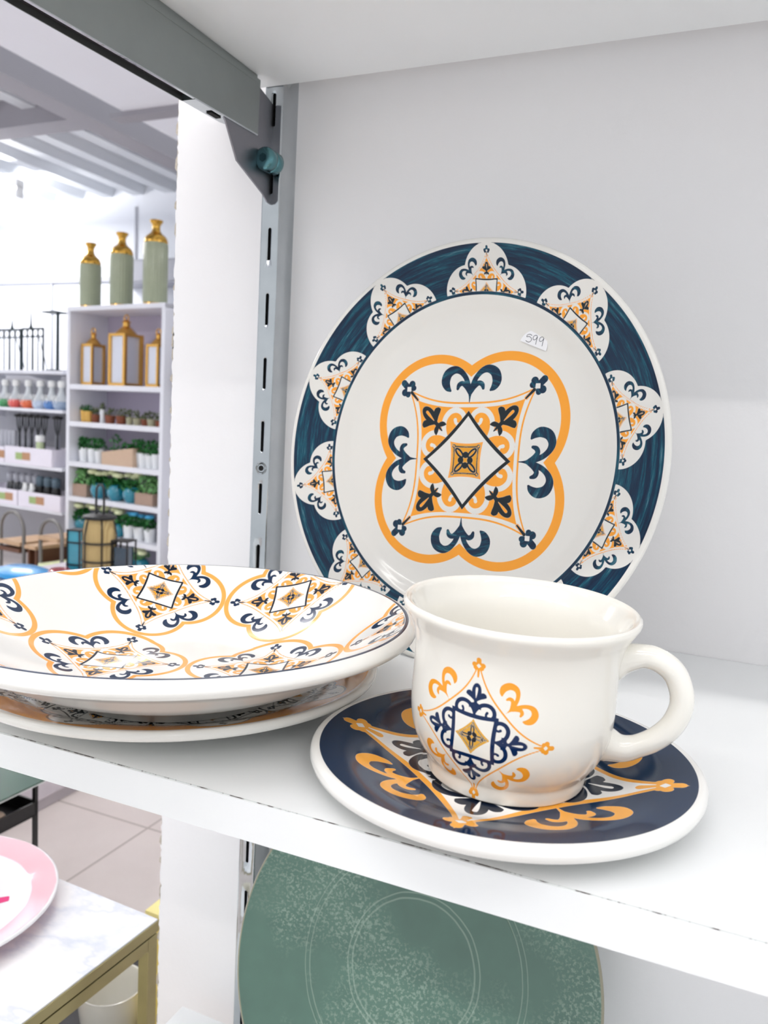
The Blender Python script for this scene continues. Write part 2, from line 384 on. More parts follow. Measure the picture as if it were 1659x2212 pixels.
lw = MB(); lw.box(-7.26, -7.2, -3.2, 5.26, FLOOR_Z, CEIL_Z+.3); tag(lw.obj('wall_left', M['back']), kind='structure')
bt = MB(); bt.box(-7.1, -3.2, 5.17, 5.2, 1.265, 1.305); bt.box(-5.97, -5.95, 5.18, 5.2, FLOOR_Z, 1.27); bt.box(-5.0, -4.98, 5.185, 5.2, 1.3, CEIL_Z); tag(bt.obj('trim_5', simple('wall_rail_grey', srgb(186, 188, 196), 0.5)), kind='structure')
M['tube'] = simple('white_fixture', srgb(240, 240, 240), 0.4)
TUBE_WHERE = ['directly above the shelves', 'in the near row, right end', 'in the near row, left end', 'in the far row behind the viewer, middle', 'in the far row behind the viewer, right end', 'in the far row behind the viewer, left end', 'just behind the partition wall', 'in front of the far back wall', 'above the plinth at the far left', 'behind the partition near the back wall']
first = None
for i, (x, y) in enumerate(TUBES):
    if first is None:
        first = thing('tube_fixture', 'white batten strip light on the ceiling, directly above the shelves', 'ceiling light', (x, y, CEIL_Z), 0, 'batten strip lights on the ceiling')
        h = MB(); h.box(-.62, .62, -.035, .035, -.06, 0); h.obj('housing', M['tube'], first)
        h = MB(); h.box(-.62, -.605, -.03, .03, -.14, -.05); h.obj('lamp_holder', M['tube'], first)
        h = MB(); h.box(.605, .62, -.03, .03, -.14, -.05); h.obj('lamp_holder', M['tube'], first)
    else: c = copy_tree(first); c.location = (x, y, CEIL_Z); c['label'] = 'white batten strip light on the ceiling, '+TUBE_WHERE[i]
dv = thing('wall_cabinet', 'grey box mounted high on the far wall behind the tall vases', 'box', (-4.72, 5.2, 1.3))
d = MB(); d.box(-.30, .42, -.25, 0, -.10, .10); d.obj('cabinet_body', simple('grey_cabinet', srgb(168, 170, 180), 0.5), dv, bevel=.005)
d = MB(); d.box(-.27, .39, -.257, -.25, -.08, .08); d.obj('front_panel', simple('grey_cabinet_front', srgb(178, 180, 190), 0.45), dv)

# ================================================================== SHELF FIXTURE
def shelf(z, label, th=.0165, x0=-.425, x1=.62):
    t = thing('shelf_board', label, 'shelf', (x0, 0, z), 0, None)
    L = x1-x0
    b = MB(); b.box(0, L, -.3142, 0, -th, 0); b.obj('board', M['board'], t)
    e = MB(); e.box(0, L, -.3152, -.3142, -th, -.0002); e.obj('edge_banding', M['board'], t)
    b = MB(); b.box(UXR-x0+.002, L, .0002, WALL_Y-.0004, -.004, -.0005); b.obj('light_stop_strip', M['board'], t)  # added strip that stops light leaking down behind the shelf
    g = MB(); g.box(0, L, -.3144, -.3141, -.0002, .00008); g.obj('glue_seam', M['glue'], t)
    return t
UX, UXL, UXR = -.3616, -.3702, -.3535
shelf(0, 'white melamine shelf the patterned cup, bowl and plates stand on')
shelf(.4107+.0165, 'white shelf overhead on a grey bracket, seen from underneath')
shelf(-.4016, 'white shelf at the very bottom carrying the large green plate')
# slotted upright
UX, UXL, UXR = -.3616, -.3702, -.3535
PITCH_S = .0519
def upright():
    t = thing('slotted_upright', 'shiny slotted steel shelving upright screwed to the wall', 'upright', (UX, WALL_Y, 0))
    xl, xr = UXL-UX, UXR-UX; yf = -WALL_Y+.0012; m = MB(); dark = MB()
    z0 = .2896-26*PITCH_S; n = 40; hw, hl = .0015, .0128
    def ring(zc, y, hw, hl, k=16):
        out = []
        for i in range(k):
            a = 2*PI*i/k; cx, sz = math.cos(a), math.sin(a)
            out.append((cx*hw, y, zc+sz*hw+(hl-hw if sz >= 0 else -(hl-hw))))
        return out
    for i in range(n):
        zc = z0+i*PITCH_S; lo, hi = zc-PITCH_S/2, zc+PITCH_S/2; k = 16
        R = []
        for j in range(k):
            a = 2*PI*j/k; c, s = math.cos(a), math.sin(a); sc = 1/max(abs(c), abs(s)); R.append(((c*sc*(xr-.0012) if c > 0 else -c*sc*(xl+.0012)), yf, zc+s*sc*PITCH_S/2))
        A = ring(zc, yf, hw+.0012, hl+.0012); B = ring(zc, yf+.0006, hw, hl); Cc = ring(zc, yf+.004, hw, hl)
        vs = R+A+B+Cc; fs = []
        for a_, b_ in ((0, k), (k, 2*k), (2*k, 3*k)):
            for j in range(k): j2 = (j+1) % k; fs.append((a_+j, a_+j2, b_+j2, b_+j))
        m.add(vs, fs)
    zl, zh = z0-PITCH_S/2, z0+(n-.5)*PITCH_S
    # rolled edges and side flanges
    for xe, sgn in ((xl, 1), (xr, -1)):
        prof = [(xe+sgn*.0012, yf), (xe+sgn*.0006, yf+.0002), (xe+sgn*.0001, yf+.0007), (xe, yf+.0015), (xe, yf+.008), (xe-sgn*.0006, yf+.009), (xe-sgn*.0006, 0)]
        m.add([(p[0], p[1], zz) for zz in (zl, zh) for p in prof], [(i, i+1, i+8, i+7) for i in range(6)])
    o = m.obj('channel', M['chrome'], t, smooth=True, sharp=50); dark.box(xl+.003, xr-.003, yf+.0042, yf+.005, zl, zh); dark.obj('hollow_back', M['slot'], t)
    # screw recess between two slots
    s = MB(); zc = .1075
    s.lathe([(.0052, 0), (.0046, .0009), (.0034, -.0002), (.0026, -.002)], 24); o = s.obj('screw_recess', M['chrome'], t, smooth=True, sharp=60); o.rotation_euler = (PI/2, 0, 0); o.location = (.0002, yf-.0003, zc)
    s = MB(); s.lathe([(0, .0004), (.0022, .0002), (.0026, -.002)], 20); o = s.obj('screw_head', M['slot'], t, smooth=True); o.rotation_euler = (PI/2, 0, 0); o.location = (.0002, yf-.0003, zc)
    return t
upright()
# bracket under the upper shelf
br = thing('shelf_bracket', 'grey steel bracket holding up the overhead shelf', 'bracket', (-.3606, 0, .41))
z = lambda v: v-.41
a = MB(); a.prism([(-.312, z(.3998)), (-.0205, z(.4037)), (-.0215, z(.3669)), (-.2423, z(.3610)), (-.312, z(.3605))], 'x', -.0014, 0)
a.obj('arm', M['steel'], br, bevel=.0003)
a = MB(); a.add([(0, -.0215, z(.3669)), (0, -.100, z(.3648)), (-.0006, -.0215, z(.3660)), (-.0006, -.100, z(.3640)), (-.0115, -.0560, z(.3651)), (-.0115, -.100, z(.3640)), (-.0115, -.0560, z(.400)), (-.0115, -.100, z(.399))],
    [(0, 1, 3, 2), (2, 3, 5, 4), (4, 5, 7, 6)])
a.obj('bottom_flange', M['chrome'], br, recalc=False)
a = MB(); a.prism([(-.100, z(.3640)), (-.2423, z(.3600)), (-.312, z(.3595)), (-.312, z(.398)), (-.100, z(.400))], 'x', -.0120, -.0112); a.obj('left_web', M['steel'], br)
a = MB(); a.prism([(-.100, z(.3648)), (-.2423, z(.3610)), (-.312, z(.3605)), (-.312, z(.3600)), (-.2423, z(.3604)), (-.100, z(.3642))], 'x', -.0022, 0); a.obj('rolled_lip', M['chrome'], br)
a = MB(); a.prism([(-.1005, z(.368)), (-.2423, z(.364)), (-.312, z(.3635)), (-.312, z(.397)), (-.1005, z(.399))], 'x', -.0111, -.0016); a.obj('dark_reflection_fill', simple('bracket_reflection_dark', srgb(52, 44, 50), .4, .6), br)  # dark block painting the dark reflection along the bracket's underside
a = MB(); a.prism([(-.312, z(.3998)), (-.0205, z(.4037)), (-.0205, z(.4072)), (-.312, z(.4050))], 'x', -.0014, -.0001); a.obj('arm_top_lip', M['steel'], br)
a = MB(); a.prism([(-.312, z(.399)), (-.022, z(.402)), (-.022, z(.4105)), (-.312, z(.4105))], 'x', -.006, -.002); a.obj('shelf_rest', M['steel'], br)
a = MB(); a.prism([(-.066, z(.3660)), (-.062, z(.3627)), (-.0465, z(.3400)), (-.010, z(.3262)), (-.002, z(.3215)), (.002, z(.3210)), (.0045, z(.3225)), (.0050, z(.326)), (.0050, z(.396)), (-.003, z(.3985)), (-.021, z(.4035))], 'x', -.0030, -.0015)
a.obj('hook_plate', simple('bracket_hook_steel', srgb(140, 140, 146), .35, 1.0), br, bevel=.0003)
bo = MB(); bo.lathe([(0, 0), (.0040, 0), (.0066, .0004), (.0084, .0016), (.0088, .0030), (.0088, .0085), (.0080, .0095), (.0074, .0100), (.0084, .0108), (.0086, .0120), (.0086, .0175), (.0076, .0190), (0, .0190)], 32)
o = bo.obj('bolt', M['bolt'], br, smooth=True, sharp=50); o.location = (.0042, -.0205, z(.3500)); o.rotation_euler = (-PI/2, 0, 0)
bo = MB(); bo.tube([(0, 0, -.0003), (0, 0, .0002)], .0034, 6); o2 = bo.obj('hex_socket', simple('bolt_socket_dark', srgb(40, 70, 76), .4, .8), o)
a = MB(); a.prism([(-.0022, -.006), (.0022, -.006), (.0022, .006), (-.0022, .006)], 'z', -.0006, 0.0); o = a.obj('flange_slot', M['slot'], br); o.location = (-.006, -.071, z(.3645)); o.rotation_euler = (math.radians(1.5), 0, 0)

# ================================================================== TABLEWARE
# --- dinner plate standing upright
PR = 135.0
def paint_dinner(pt, X, Y, Z, dense, ring):
    r = np.hypot(X, Y); allp = np.nonzero(dense & (r < 134.5))[0]; rr = r[allp]
    rin, rout = 102.0, 131.6
    pt.put(allp, 'G', np.minimum(rout-rr, rr-rin))
    clip = dense & (r > rin+1.1)
    st = dict(PLATE_ST); st['band'] = None; st['fleur'] = 'G'
    u = 22.3; st['quat'] = .70
    for kk in range(10):
        a_ = math.radians(86.5+36*kk); rc = 103.5
        motif(pt, X, Y, rc*math.cos(a_), rc*math.sin(a_), a_+PI/4, u, st, clip)
    pt.put(allp, 'G', np.minimum(rr-rin, rin+1.9-rr))
    motif(pt, X, Y, 0.5, -3.6, math.radians(2.5), 62.6, dict(PLATE_ST, quat=.708), dense & (r < rin-1))
dense = resample([(.0004, -.0175), (.03, -.0177), (.06, -.0178), (.080, -.0172), (.090, -.0155), (.0965, -.0130), (.101, -.0112), (.106, -.0098), (.118, -.0058), (.128, -.0022), (.1325, -.0004), (.1346, -.0010), (.1350, -.0026)], .00055)
rest = [(.1344, -.0046), (.1310, -.0070), (.1200, -.0110), (.1050, -.0160), (.0960, -.0200), (.0880, -.0235), (.0850, -.0260), (.0820, -.0262), (.0800, -.0240), (.0760, -.0230), (.04, -.0228), (.0004, -.0228)]
PC = Vector((-.164, -.090, .1347)); tl, rz_ = .0913, -.1975
Ux = Vector((math.cos(rz_), math.sin(rz_), 0)); Vx = Vector((-math.sin(rz_)*math.sin(tl), math.cos(rz_)*math.sin(tl), math.cos(tl))); Nx = Ux.cross(Vx)
mat = Matrix.Identity(4)
for i in range(3): mat[i][0] = Ux[i]; mat[i][1] = Vx[i]; mat[i][2] = Nx[i]; mat[i][3] = PC[i]
dp = thing('dinner_plate', 'large dinner plate standing upright, dark blue rim around one big orange and blue medallion', 'plate', mat=mat)
pattern_lathe('plate_body', dense, rest, 1100, M['pat_plate'], paint_dinner, dp)
# price sticker with handwriting
def stick_z(x, y):
    return -.0168
st_ = MB(); A0, A1 = Vector((31.0, 73.2)), Vector((48.9, 66.6)); mid = (A0+A1)/2; ax = (A1-A0).normalized(); ay = Vector((-ax.y, ax.x)); hw = (A1-A0).length/2
pts = []
for i in range(25):
    q = PI*i/24; pts.append(mid+ax*hw*math.cos(q)+ay*hw*1.02*math.sin(q))
st_.add([(p.x/1000, p.y/1000, -.01600 if False else 0) for p in pts]+[(p.x/1000, p.y/1000, .0002) for p in pts], [tuple(range(25)), tuple(range(49, 24, -1))]+[(i, i+1, i+26, i+25) for i in range(24)]+[(24, 0, 25, 49)])
so = st_.obj('price_sticker', M['sticker'], dp); so.location = (0, 0, -.01625); so['label'] = 'half round white price sticker'
def penz(p): return (p[0]/1000, p[1]/1000, .00025)
dg = MB()
five = [(38.6, 76.3), (37.6, 77.0), (36.4, 77.1), (35.4, 76.6), (35.2, 75.6), (36.3, 75.7), (37.6, 75.4), (38.5, 74.3), (38.3, 73.1), (37.2, 72.3), (35.9, 72.5), (34.8, 73.3)]
nine = [(42.3, 75.9), (41.4, 76.4), (40.2, 76.1), (39.5, 75.0), (39.7, 73.9), (40.6, 73.6), (41.7, 74.3), (42.4, 75.6), (42.2, 74.4), (41.9, 72.6), (41.7, 70.7)]
for P in (five, nine, [(x+4.35, y-1.05) for x, y in nine]): dg.tube([penz(p) for p in catmull(P, 4)], .00017, 6)
dg.obj('price_599', M['ink'], so)

# --- salad plate under the bowl
def paint_under(pt, X, Y, Z, dense, ring):
    r = np.hypot(X, Y); allp = np.nonzero(dense & (r < 108))[0]; rr = r[allp]
    pt.put(allp, 'R', np.minimum(104.5-rr, rr-78))
    st = dict(PLATE_ST); st['band'] = None; st['fill'] = None; st['line'] = 'B'; st['lw'] = .02; st['scroll'] = 'B'; st['fleur'] = 'B'; st['swirl'] = 'B'
    for kk in range(9):
        a_ = math.radians(22+40*kk); motif(pt, X, Y, 74*math.cos(a_), 74*math.sin(a_), a_+PI/4, 21, dict(st), dense & (r > 60))
        motif(pt, X, Y, 74*math.cos(a_), 74*math.sin(a_), a_+PI/4, 21, dict(band='B', bandw=.05), dense & (r > 60))
dense = resample([(.050, -.0072), (.070, -.0072), (.081, -.0070), (.086, -.0052), (.092, -.0032), (.100, -.0012), (.1055, .0002), (.1078, .0003), (.1090, -.0016)], .0008)
rest = [(.1082, -.0036), (.1040, -.0056), (.092, -.0085), (.080, -.0130), (.072, -.0160), (.068, -.0178), (.065, -.0178), (.063, -.0160), (.0004, -.0158)]
sp_ = thing('salad_plate', 'orange rimmed plate lying flat on the shelf underneath the patterned bowl', 'plate', (-.2685, -.2235, .0178), .3)
pattern_lathe('plate_body', [(.0004, -.0072), (.03, -.0072)]+dense, rest, 560, M['pat_under'], paint_under, sp_)

# --- pasta bowl
LU = 31.5
def paint_bowl(pt, X, Y, Z, dense, ring):
    r = np.hypot(X, Y); inside = dense & (r < 115.8)
    st = dict(PLATE_ST); st['line'] = 'R'; st['bandw'] = .085; st['scroll'] = 'G'
    for i in range(-3, 5):
        for j in range(-3, 4):
            cx, cy = -67+76.5*i+29.5*j, 67+29.5*i-76.5*j
            if math.hypot(cx, cy) > 165: continue
            motif(pt, X, Y, cx, cy, math.radians(21-45), LU, st, inside)
    a_ = np.nonzero(dense & (r < 121))[0]; pt.put(a_, 'W', r[a_]-115.4); pt.put(a_, 'G', .85-np.abs(r[a_]-116.5))
BD = .0325
prof = [(.0004, -BD), (.02, -BD), (.045, -BD)]+[(.045+(.1150-.045)*t, -BD+(BD)*(t**1.45)) for t in (.1, .2, .3, .4, .5, .6, .7, .8, .9, .95)]
prof += [(.1152, -.0001), (.1162, .0001), (.1176, .0000), (.1188, -.0005), (.1204, -.0015), (.1216, -.0028), (.1220, -.0042)]
dense = resample(prof, .0006)
rest = [(.1213, -.0058), (.1195, -.0072), (.1160, -.0086), (.1060, -.0135), (.0940, -.0205), (.0820, -.0268), (.0700, -.0318), (.0600, -.0352), (.0560, -.0400), (.0545, -.0408), (.0530, -.0408), (.0515, -.0385), (.0400, -.0375), (.0004, -.0375)]
bw_ = thing('pasta_bowl', 'wide shallow bowl covered in orange and blue medallions, stacked on the orange rimmed plate', 'bowl', (-.2533, -.243, .0519))
pattern_lathe('bowl_body', dense, rest, 1000, M['pat_bowl'], paint_bowl, bw_)

# --- saucer
def paint_saucer(pt, X, Y, Z, dense, ring):
    r = np.hypot(X, Y); allp = np.nonzero(dense & (r < 84))[0]; rr = r[allp]
    pt.put(allp, 'G', 78.7-rr)
    motif(pt, X, Y, 0, 0, math.radians(2.5-45), 63.2, dict(sr=1.0, si=1.10, ls=1.22, area='W', lh=.61, lk=.12, line='R', lw=.022, tip=.03, scroll='R', fleur='R', fd=1.05, swirl='B', lis='B', lisin='W', dia='B', dw=.06, inner='B', pinch=.12), dense & (r < 78.7))
dense = resample([(0.00039, -.0085), (0.01944, -.0085), (0.03305, -.0085), (0.03596, -.0078), (0.04374, -.0078), (0.05054, -.0068), (0.05832, -.0046), (0.06804, -.0018), (0.07679, -.0001), (0.08029, .0003), (0.08213, -.0008), (0.08262, -.0028)], .0005)
rest = [(0.08184, -.0052), (0.07873, -.0072), (0.06804, -.0088), (0.05832, -.0110), (0.05054, -.0130), (0.04666, -.0148), (0.04374, -.0150), (0.04180, -.0135), (0.00039, -.0130)]
sc_ = thing('saucer', 'dark blue saucer with orange scrolls on the shelf under the cup', 'saucer', (-.0795, -.2465, .0150))
pattern_lathe('saucer_body', dense, rest, 900, M['pat_saucer'], paint_saucer, sc_)

# --- cup
CUP_AZ = math.radians(-95.6)
cn = Vector((.032, -.0285, 1)).normalized(); cxv = Vector((1, 0, 0)); cyv = cn.cross(cxv).normalized(); cxv = cyv.cross(cn)
CB = Vector((-.0770, -.2515, .0087))
cm = Matrix.Identity(4)
for i in range(3): cm[i][0] = cxv[i]; cm[i][1] = cyv[i]; cm[i][2] = cn[i]; cm[i][3] = CB[i]
cup = thing('teacup', 'cream white cup with a blue and orange tile motif, standing on the dark blue saucer', 'cup', mat=cm)
outer = [(.0480, .0716), (.0482, .0704), (.0476, .0688), (.0456, .0656), (.0437, .0620), (.0424, .0570), (.0418, .0500), (.0418, .0420), (.0419, .0340), (.0416, .0260), (.0404, .0190), (.0378, .0125), (.0348, .0080), (.0335, .0060), (.0332, .0030), (.0328, .0004)]
dense = resample(outer, .0005)
pro = np.array(dense); arc = np.concatenate([[0], np.cumsum(np.hypot(*np.diff(pro, axis=0).T))])
def paint_cup(pt, X, Y, Z, dense_, ring):
    a_ = (np.arctan2(Y, X)-CUP_AZ+PI) % (2*PI)-PI
    A_ = arc[np.clip(ring, 0, len(arc)-1)]*1000; s0 = np.interp(.0290, pro[::-1, 1], arc[::-1])*1000
    motif(pt, a_*42.0, s0-A_, 0, 0, PI/4+math.radians(-1), 26.2, dict(sr=1.05, ls=1.25, line='R', lw=.013, lh=.60, lk=.12, tip=.014, scroll='R', sz=.03, fleur='R', swirl='G', lis='G', lisin='W', dia='G', dw=.088, inner='B', icol='A'), dense_ & (np.abs(a_) < 1.3))
inner_p = [(.0325, 0), (.0318, .0012), (.0290, .0016), (.0004, .0016)]
pattern_lathe('cup_body', dense, inner_p, 800, M['pat_cup'], paint_cup, cup)
ins = MB(); ins.lathe(resample([(0.0, .0060), (.02, .0060), (.030, .0078), (.0355, .0135), (.0378, .0220), (.0386, .0340), (.0386, .0500), (.0394, .0580), (.0406, .0630), (.0426, .0670), (.0440, .0698), (.0450, .0714), (.0462, .0722), (.0474, .0723), (.0480, .0716)], .0012), 128)
ins.obj('inside_glaze', M['cup_glaze'], cup, smooth=True)
HA = math.radians(8)
hd = MB(); hp = [(.0385, .0530), (.0435, .0556), (.0500, .0574), (.0560, .0566), (.0620, .0525), (.0655, .0455), (.0662, .0385), (.0635, .0305), (.0580, .0240), (.0515, .0198), (.0455, .0178), (.0385, .0188)]
hpc = catmull(hp, 5); rad = np.interp(np.linspace(0, 1, len(hpc)), [0, .07, .18, .5, .82, .93, 1], [.0075, .0060, .0048, .0047, .0046, .0058, .0075])
hd.tube([(p[0]*math.cos(HA), p[0]*math.sin(HA), p[1]) for p in hpc], [float(v) for v in rad], 20)
hd.obj('handle', M['cup_glaze'], cup, smooth=True)

# --- green reactive glaze plate
def green_mat():
    m, nt, bs = new_mat('green_reactive_glaze')
    tc = nt.nodes.new('ShaderNodeTexCoord'); sx = nt.nodes.new('ShaderNodeSeparateXYZ'); nt.links.new(tc.outputs['Object'], sx.inputs[0])
    rad = mathn(nt, 'SQRT', mathn(nt, 'ADD', mathn(nt, 'MULTIPLY', sx.outputs[0], sx.outputs[0]), mathn(nt, 'MULTIPLY', sx.outputs[1], sx.outputs[1])))
    v = nt.nodes.new('ShaderNodeTexVoronoi'); v.inputs['Scale'].default_value = 620; v.feature = 'DISTANCE_TO_EDGE'; nt.links.new(tc.outputs['Object'], v.inputs['Vector'])
    big = noise(nt, 9, 4, .55); fine = noise(nt, 420, 3, .6)
    g = ramp(nt, big, [(.3, srgb(72, 104, 90)), (.55, srgb(82, 118, 102)), (.75, srgb(98, 132, 115))])
    where = ramp(nt, noise(nt, 11, 3, .5), [(.46, (0, 0, 0, 1)), (.60, (1, 1, 1, 1))])
    speck = mathn(nt, 'MULTIPLY', ramp(nt, fine, [(.50, (0, 0, 0, 1)), (.60, (1, 1, 1, 1))]), where)
    col = mix_rgb(nt, mathn(nt, 'MULTIPLY', speck, .55), g, srgb(158, 182, 164))
    # ridges where the glaze thins
    for r0, w in ((.0865, .0006), (.0905, .0005), (.050, .0010), (.054, .0008)):
        k = mathn(nt, 'SUBTRACT', 1.0, mathn(nt, 'DIVIDE', mathn(nt, 'ABSOLUTE', mathn(nt, 'SUBTRACT', mathn(nt, 'ADD', rad, mathn(nt, 'MULTIPLY', mathn(nt, 'SUBTRACT', noise(nt, 40, 2), .5), .002)), r0)), w), clamp=True)
        col = mix_rgb(nt, mathn(nt, 'MULTIPLY', k, .45), col, srgb(176, 196, 178))
    k = mathn(nt, 'MULTIPLY', mathn(nt, 'SUBTRACT', rad, .1436), 1200, clamp=True); col = mix_rgb(nt, k, col, srgb(150, 146, 122))
    nt.links.new(col, bs.inputs['Base Color']); bs.inputs['Roughness'].default_value = .13; bs.inputs['Coat Weight'].default_value = .8; bs.inputs['Coat Roughness'].default_value = .04
    bump(nt, bs, mathn(nt, 'ADD', noise(nt, 18, 3), mathn(nt, 'MULTIPLY', fine, .03)), .5, .002); return m
gp = [(0, -.0150), (.02, -.0150), (.045, -.0152), (.050, -.0147), (.054, -.0152), (.075, -.0150), (.084, -.0140), (.0875, -.0128), (.0905, -.0132), (.100, -.0118), (.115, -.0088), (.130, -.0052), (.140, -.0018), (.1440, 0), (.1457, -.0008), (.1460, -.0024), (.1448, -.0044), (.138, -.0075), (.120, -.0130), (.100, -.0180), (.088, -.0215), (.084, -.0235), (.080, -.0235), (.078, -.0212), (0, -.0205)]
tl, rz_, GR = .3787, .0191, .1457
Ux = Vector((math.cos(rz_), math.sin(rz_), 0)); Vx = Vector((-math.sin(rz_)*math.sin(tl), math.cos(rz_)*math.sin(tl), math.cos(tl))); Nx = Ux.cross(Vx)
Cg = Vector((-.1914, -.0908, -.3995))+Vx*GR
mat = Matrix.Identity(4)
for i in range(3): mat[i][0] = Ux[i]; mat[i][1] = Vx[i]; mat[i][2] = Nx[i]; mat[i][3] = Cg[i]
gpl = thing('green_plate', 'large green speckled plate leaning on the wall below the shelf', 'plate', mat=mat)
g = MB(); g.lathe(resample(gp, .0012), 220); g.obj('plate_body', green_mat(), gpl, smooth=True, sharp=70)

# ================================================================== LEFT FOREGROUND: marble table, pink plate, mug, black trolley
def gold_mat(name, c, rough=.28):
    return simple(name, c, rough, 1.0, .1, 30)
M['brass'] = gold_mat('brushed_brass', srgb(172, 164, 122), .35)
def marble_mat():
    m, nt, bs = new_mat('white_marble')
    w = noise(nt, 7, 6, .6); f = noise(nt, 5.5, 5, .55, stretch=(1.0, 1.8, 1))
    k = mathn(nt, 'ABSOLUTE', mathn(nt, 'SUBTRACT', f, .5)); vein = ramp(nt, k, [(0.0, (1, 1, 1, 1)), (.02, (.5, .5, .5, 1)), (.06, (0, 0, 0, 1))])
    haze = ramp(nt, w, [(.52, (0, 0, 0, 1)), (.70, (1, 1, 1, 1))])
    col = mix_rgb(nt, mathn(nt, 'MULTIPLY', haze, .6), srgb(250, 250, 250), srgb(206, 218, 230))
    col = mix_rgb(nt, mathn(nt, 'MULTIPLY', vein, .38), col, srgb(176, 190, 214))
    nt.links.new(col, bs.inputs['Base Color']); bs.inputs['Roughness'].default_value = .08; return m
TB = thing('marble_table', 'white marble topped side table with a brass frame beside the shelving', 'table', (-.529, .092, -.4), -math.radians(2.6))
a = MB(); a.box(-.62, 0, -.62, 0, -.0015, 0); a.obj('marble_top', marble_mat(), TB)
a = MB(); a.box(-.62, .0012, -.62, .0012, -.0135, -.0016); a.obj('top_rim', M['brass'], TB, bevel=.0006)
for (x0, x1, y0, y1) in ((-.62, 0, -.014, 0), (-.62, 0, -.62, -.606), (-.014, 0, -.606, -.014), (-.62, -.606, -.606, -.014)):
    a = MB(); a.box(x0, x1, y0, y1, -.0300, -.0162); a.obj('frame_rail', M['brass'], TB, bevel=.0006)
for (x, y) in ((-.014, -.014), (-.62, -.014), (-.014, -.62), (-.62, -.62)):
    a = MB(); a.box(x, x+.014, y, y+.014, FLOOR_Z+.4, -.0295); a.obj('leg', M['brass'], TB, bevel=.0006)
a = MB(); a.box(-.612, -.008, -.612, -.008, -.385, -.375); a.obj('lower_shelf', simple('table_lower_shelf', srgb(238, 232, 214), .3), TB)
# mug on the table's lower shelf
mg = thing('white_mug', 'white mug on the black stool, seen below the marble table top beside its brass leg', 'mug', (-.765, .286, -.7715), math.radians(160))
# pink plate
def pink_mat():
    m, nt, bs = new_mat('pink_rim_glaze')
    tc = nt.nodes.new('ShaderNodeTexCoord'); sx = nt.nodes.new('ShaderNodeSeparateXYZ'); nt.links.new(tc.outputs['Object'], sx.inputs[0])
    rad = mathn(nt, 'SQRT', mathn(nt, 'ADD', mathn(nt, 'MULTIPLY', sx.outputs[0], sx.outputs[0]), mathn(nt, 'MULTIPLY', sx.outputs[1], sx.outputs[1])))
    rr = mathn(nt, 'ADD', rad, mathn(nt, 'MULTIPLY', mathn(nt, 'SUBTRACT', noise(nt, 30, 3), .5), .004))
    c = ramp(nt, mathn(nt, 'MULTIPLY', rr, 7.0), [(.0, srgb(240, 240, 246)), (.725, srgb(243, 243, 248)), (.735, srgb(240, 188, 197)), (.905, srgb(243, 198, 206)), (.912, srgb(250, 248, 248))])
    nt.links.new(c, bs.inputs['Base Color']); bs.inputs['Roughness'].default_value = .1; bs.inputs['Coat Weight'].default_value = .6; return m
pk = thing('pink_plate', 'pink rimmed white plate lying on the marble table', 'plate', (-.7490, -.0185, -.3995))
a = MB(); a.lathe(resample([(0, .0045), (.05, .0045), (.085, .0055), (.095, .0080), (.104, .0125), (.115, .0165), (.126, .0195), (.1305, .0205), (.1325, .0190), (.1315, .0165), (.120, .0130), (.105, .0085), (.088, .0030), (.078, 0), (.074, 0), (.072, .002), (0, .002)], .002), 160)
a.obj('plate_body', pink_mat(), pk, smooth=True, sharp=80)
for i, (x, y, r_, rz_) in enumerate(((.070, -.006, .018, -.5), (.064, -.030, .017, .4), (.052, .047, .016, .9))):
    a = MB(); a.add([(-.5*1, 0, 0), (-.1, .28, 0), (.35, .22, 0), (.5, 0, 0), (.35, -.22, 0), (-.1, -.28, 0)], [(0, 5, 4, 3, 2, 1)]); a.v = [(v[0]*r_*2, v[1]*r_*1.4, 0) for v in a.v]
    o = a.obj('painted_petal', simple('painted_petal_pink', srgb(214, 60, 120), .2), pk, recalc=False); o.location = (x, y, .0053); o.rotation_euler = (0, 0, rz_)
a = MB(); a.lathe(resample([(0, 0), (.026, 0), (.034, .006), (.041, .025), (.045, .055), (.0465, .082), (.0472, .084), (.0462, .0845), (.0445, .082), (.0425, .055), (.038, .025), (.030, .008), (0, .005)], .0015), 96); a.obj('mug_body', M['ceramic'], mg, smooth=True)
a = MB(); hp2 = catmull([(.043, .068), (.058, .070), (.070, .058), (.070, .038), (.058, .024), (.040, .022)], 5); a.tube([(p[0], 0, p[1]) for p in hp2], .0045, 12); a.obj('handle', M['ceramic'], mg, smooth=True)
wb = thing('wooden_board', 'brown wooden bowl shaped block on the black stool left of the mug', 'board', (-.865, .215, -.7715))
a = MB(); a.prism([(.045*math.cos(t*PI/16)*1.0, .035*math.sin(t*PI/16)) for t in range(32)], 'z', 0, .030); a.obj('board_body', simple('dark_acacia_wood', srgb(134, 84, 44), .45, 0, .25, 25), wb, bevel=.003)
yb = thing('yellow_box', 'yellow box standing on the black stool behind the marble table corner', 'box', (-.6995, .282, -.7715))
a = MB(); a.box(0, .15, 0, .10, 0, .2165); a.obj('box_body', simple('yellow_card', srgb(246, 222, 120), .5), yb, bevel=.002)
a = MB(); a.box(-.0015, .1515, -.0015, .1015, .2165, .2215); a.obj('lid', simple('pale_yellow_card', srgb(250, 236, 160), .5), yb)
M['blackmetal'] = simple('black_powder_coat', srgb(24, 23, 24), .42, 0, .1)
ys = thing('black_stool', 'low black stool behind the marble table carrying the mug and the yellow box', 'stool', (-.745, .30, -.7715))
a = MB(); a.box(-.20, .20, -.14, .14, -.02, 0); a.obj('seat', M['blackmetal'], ys, bevel=.002)
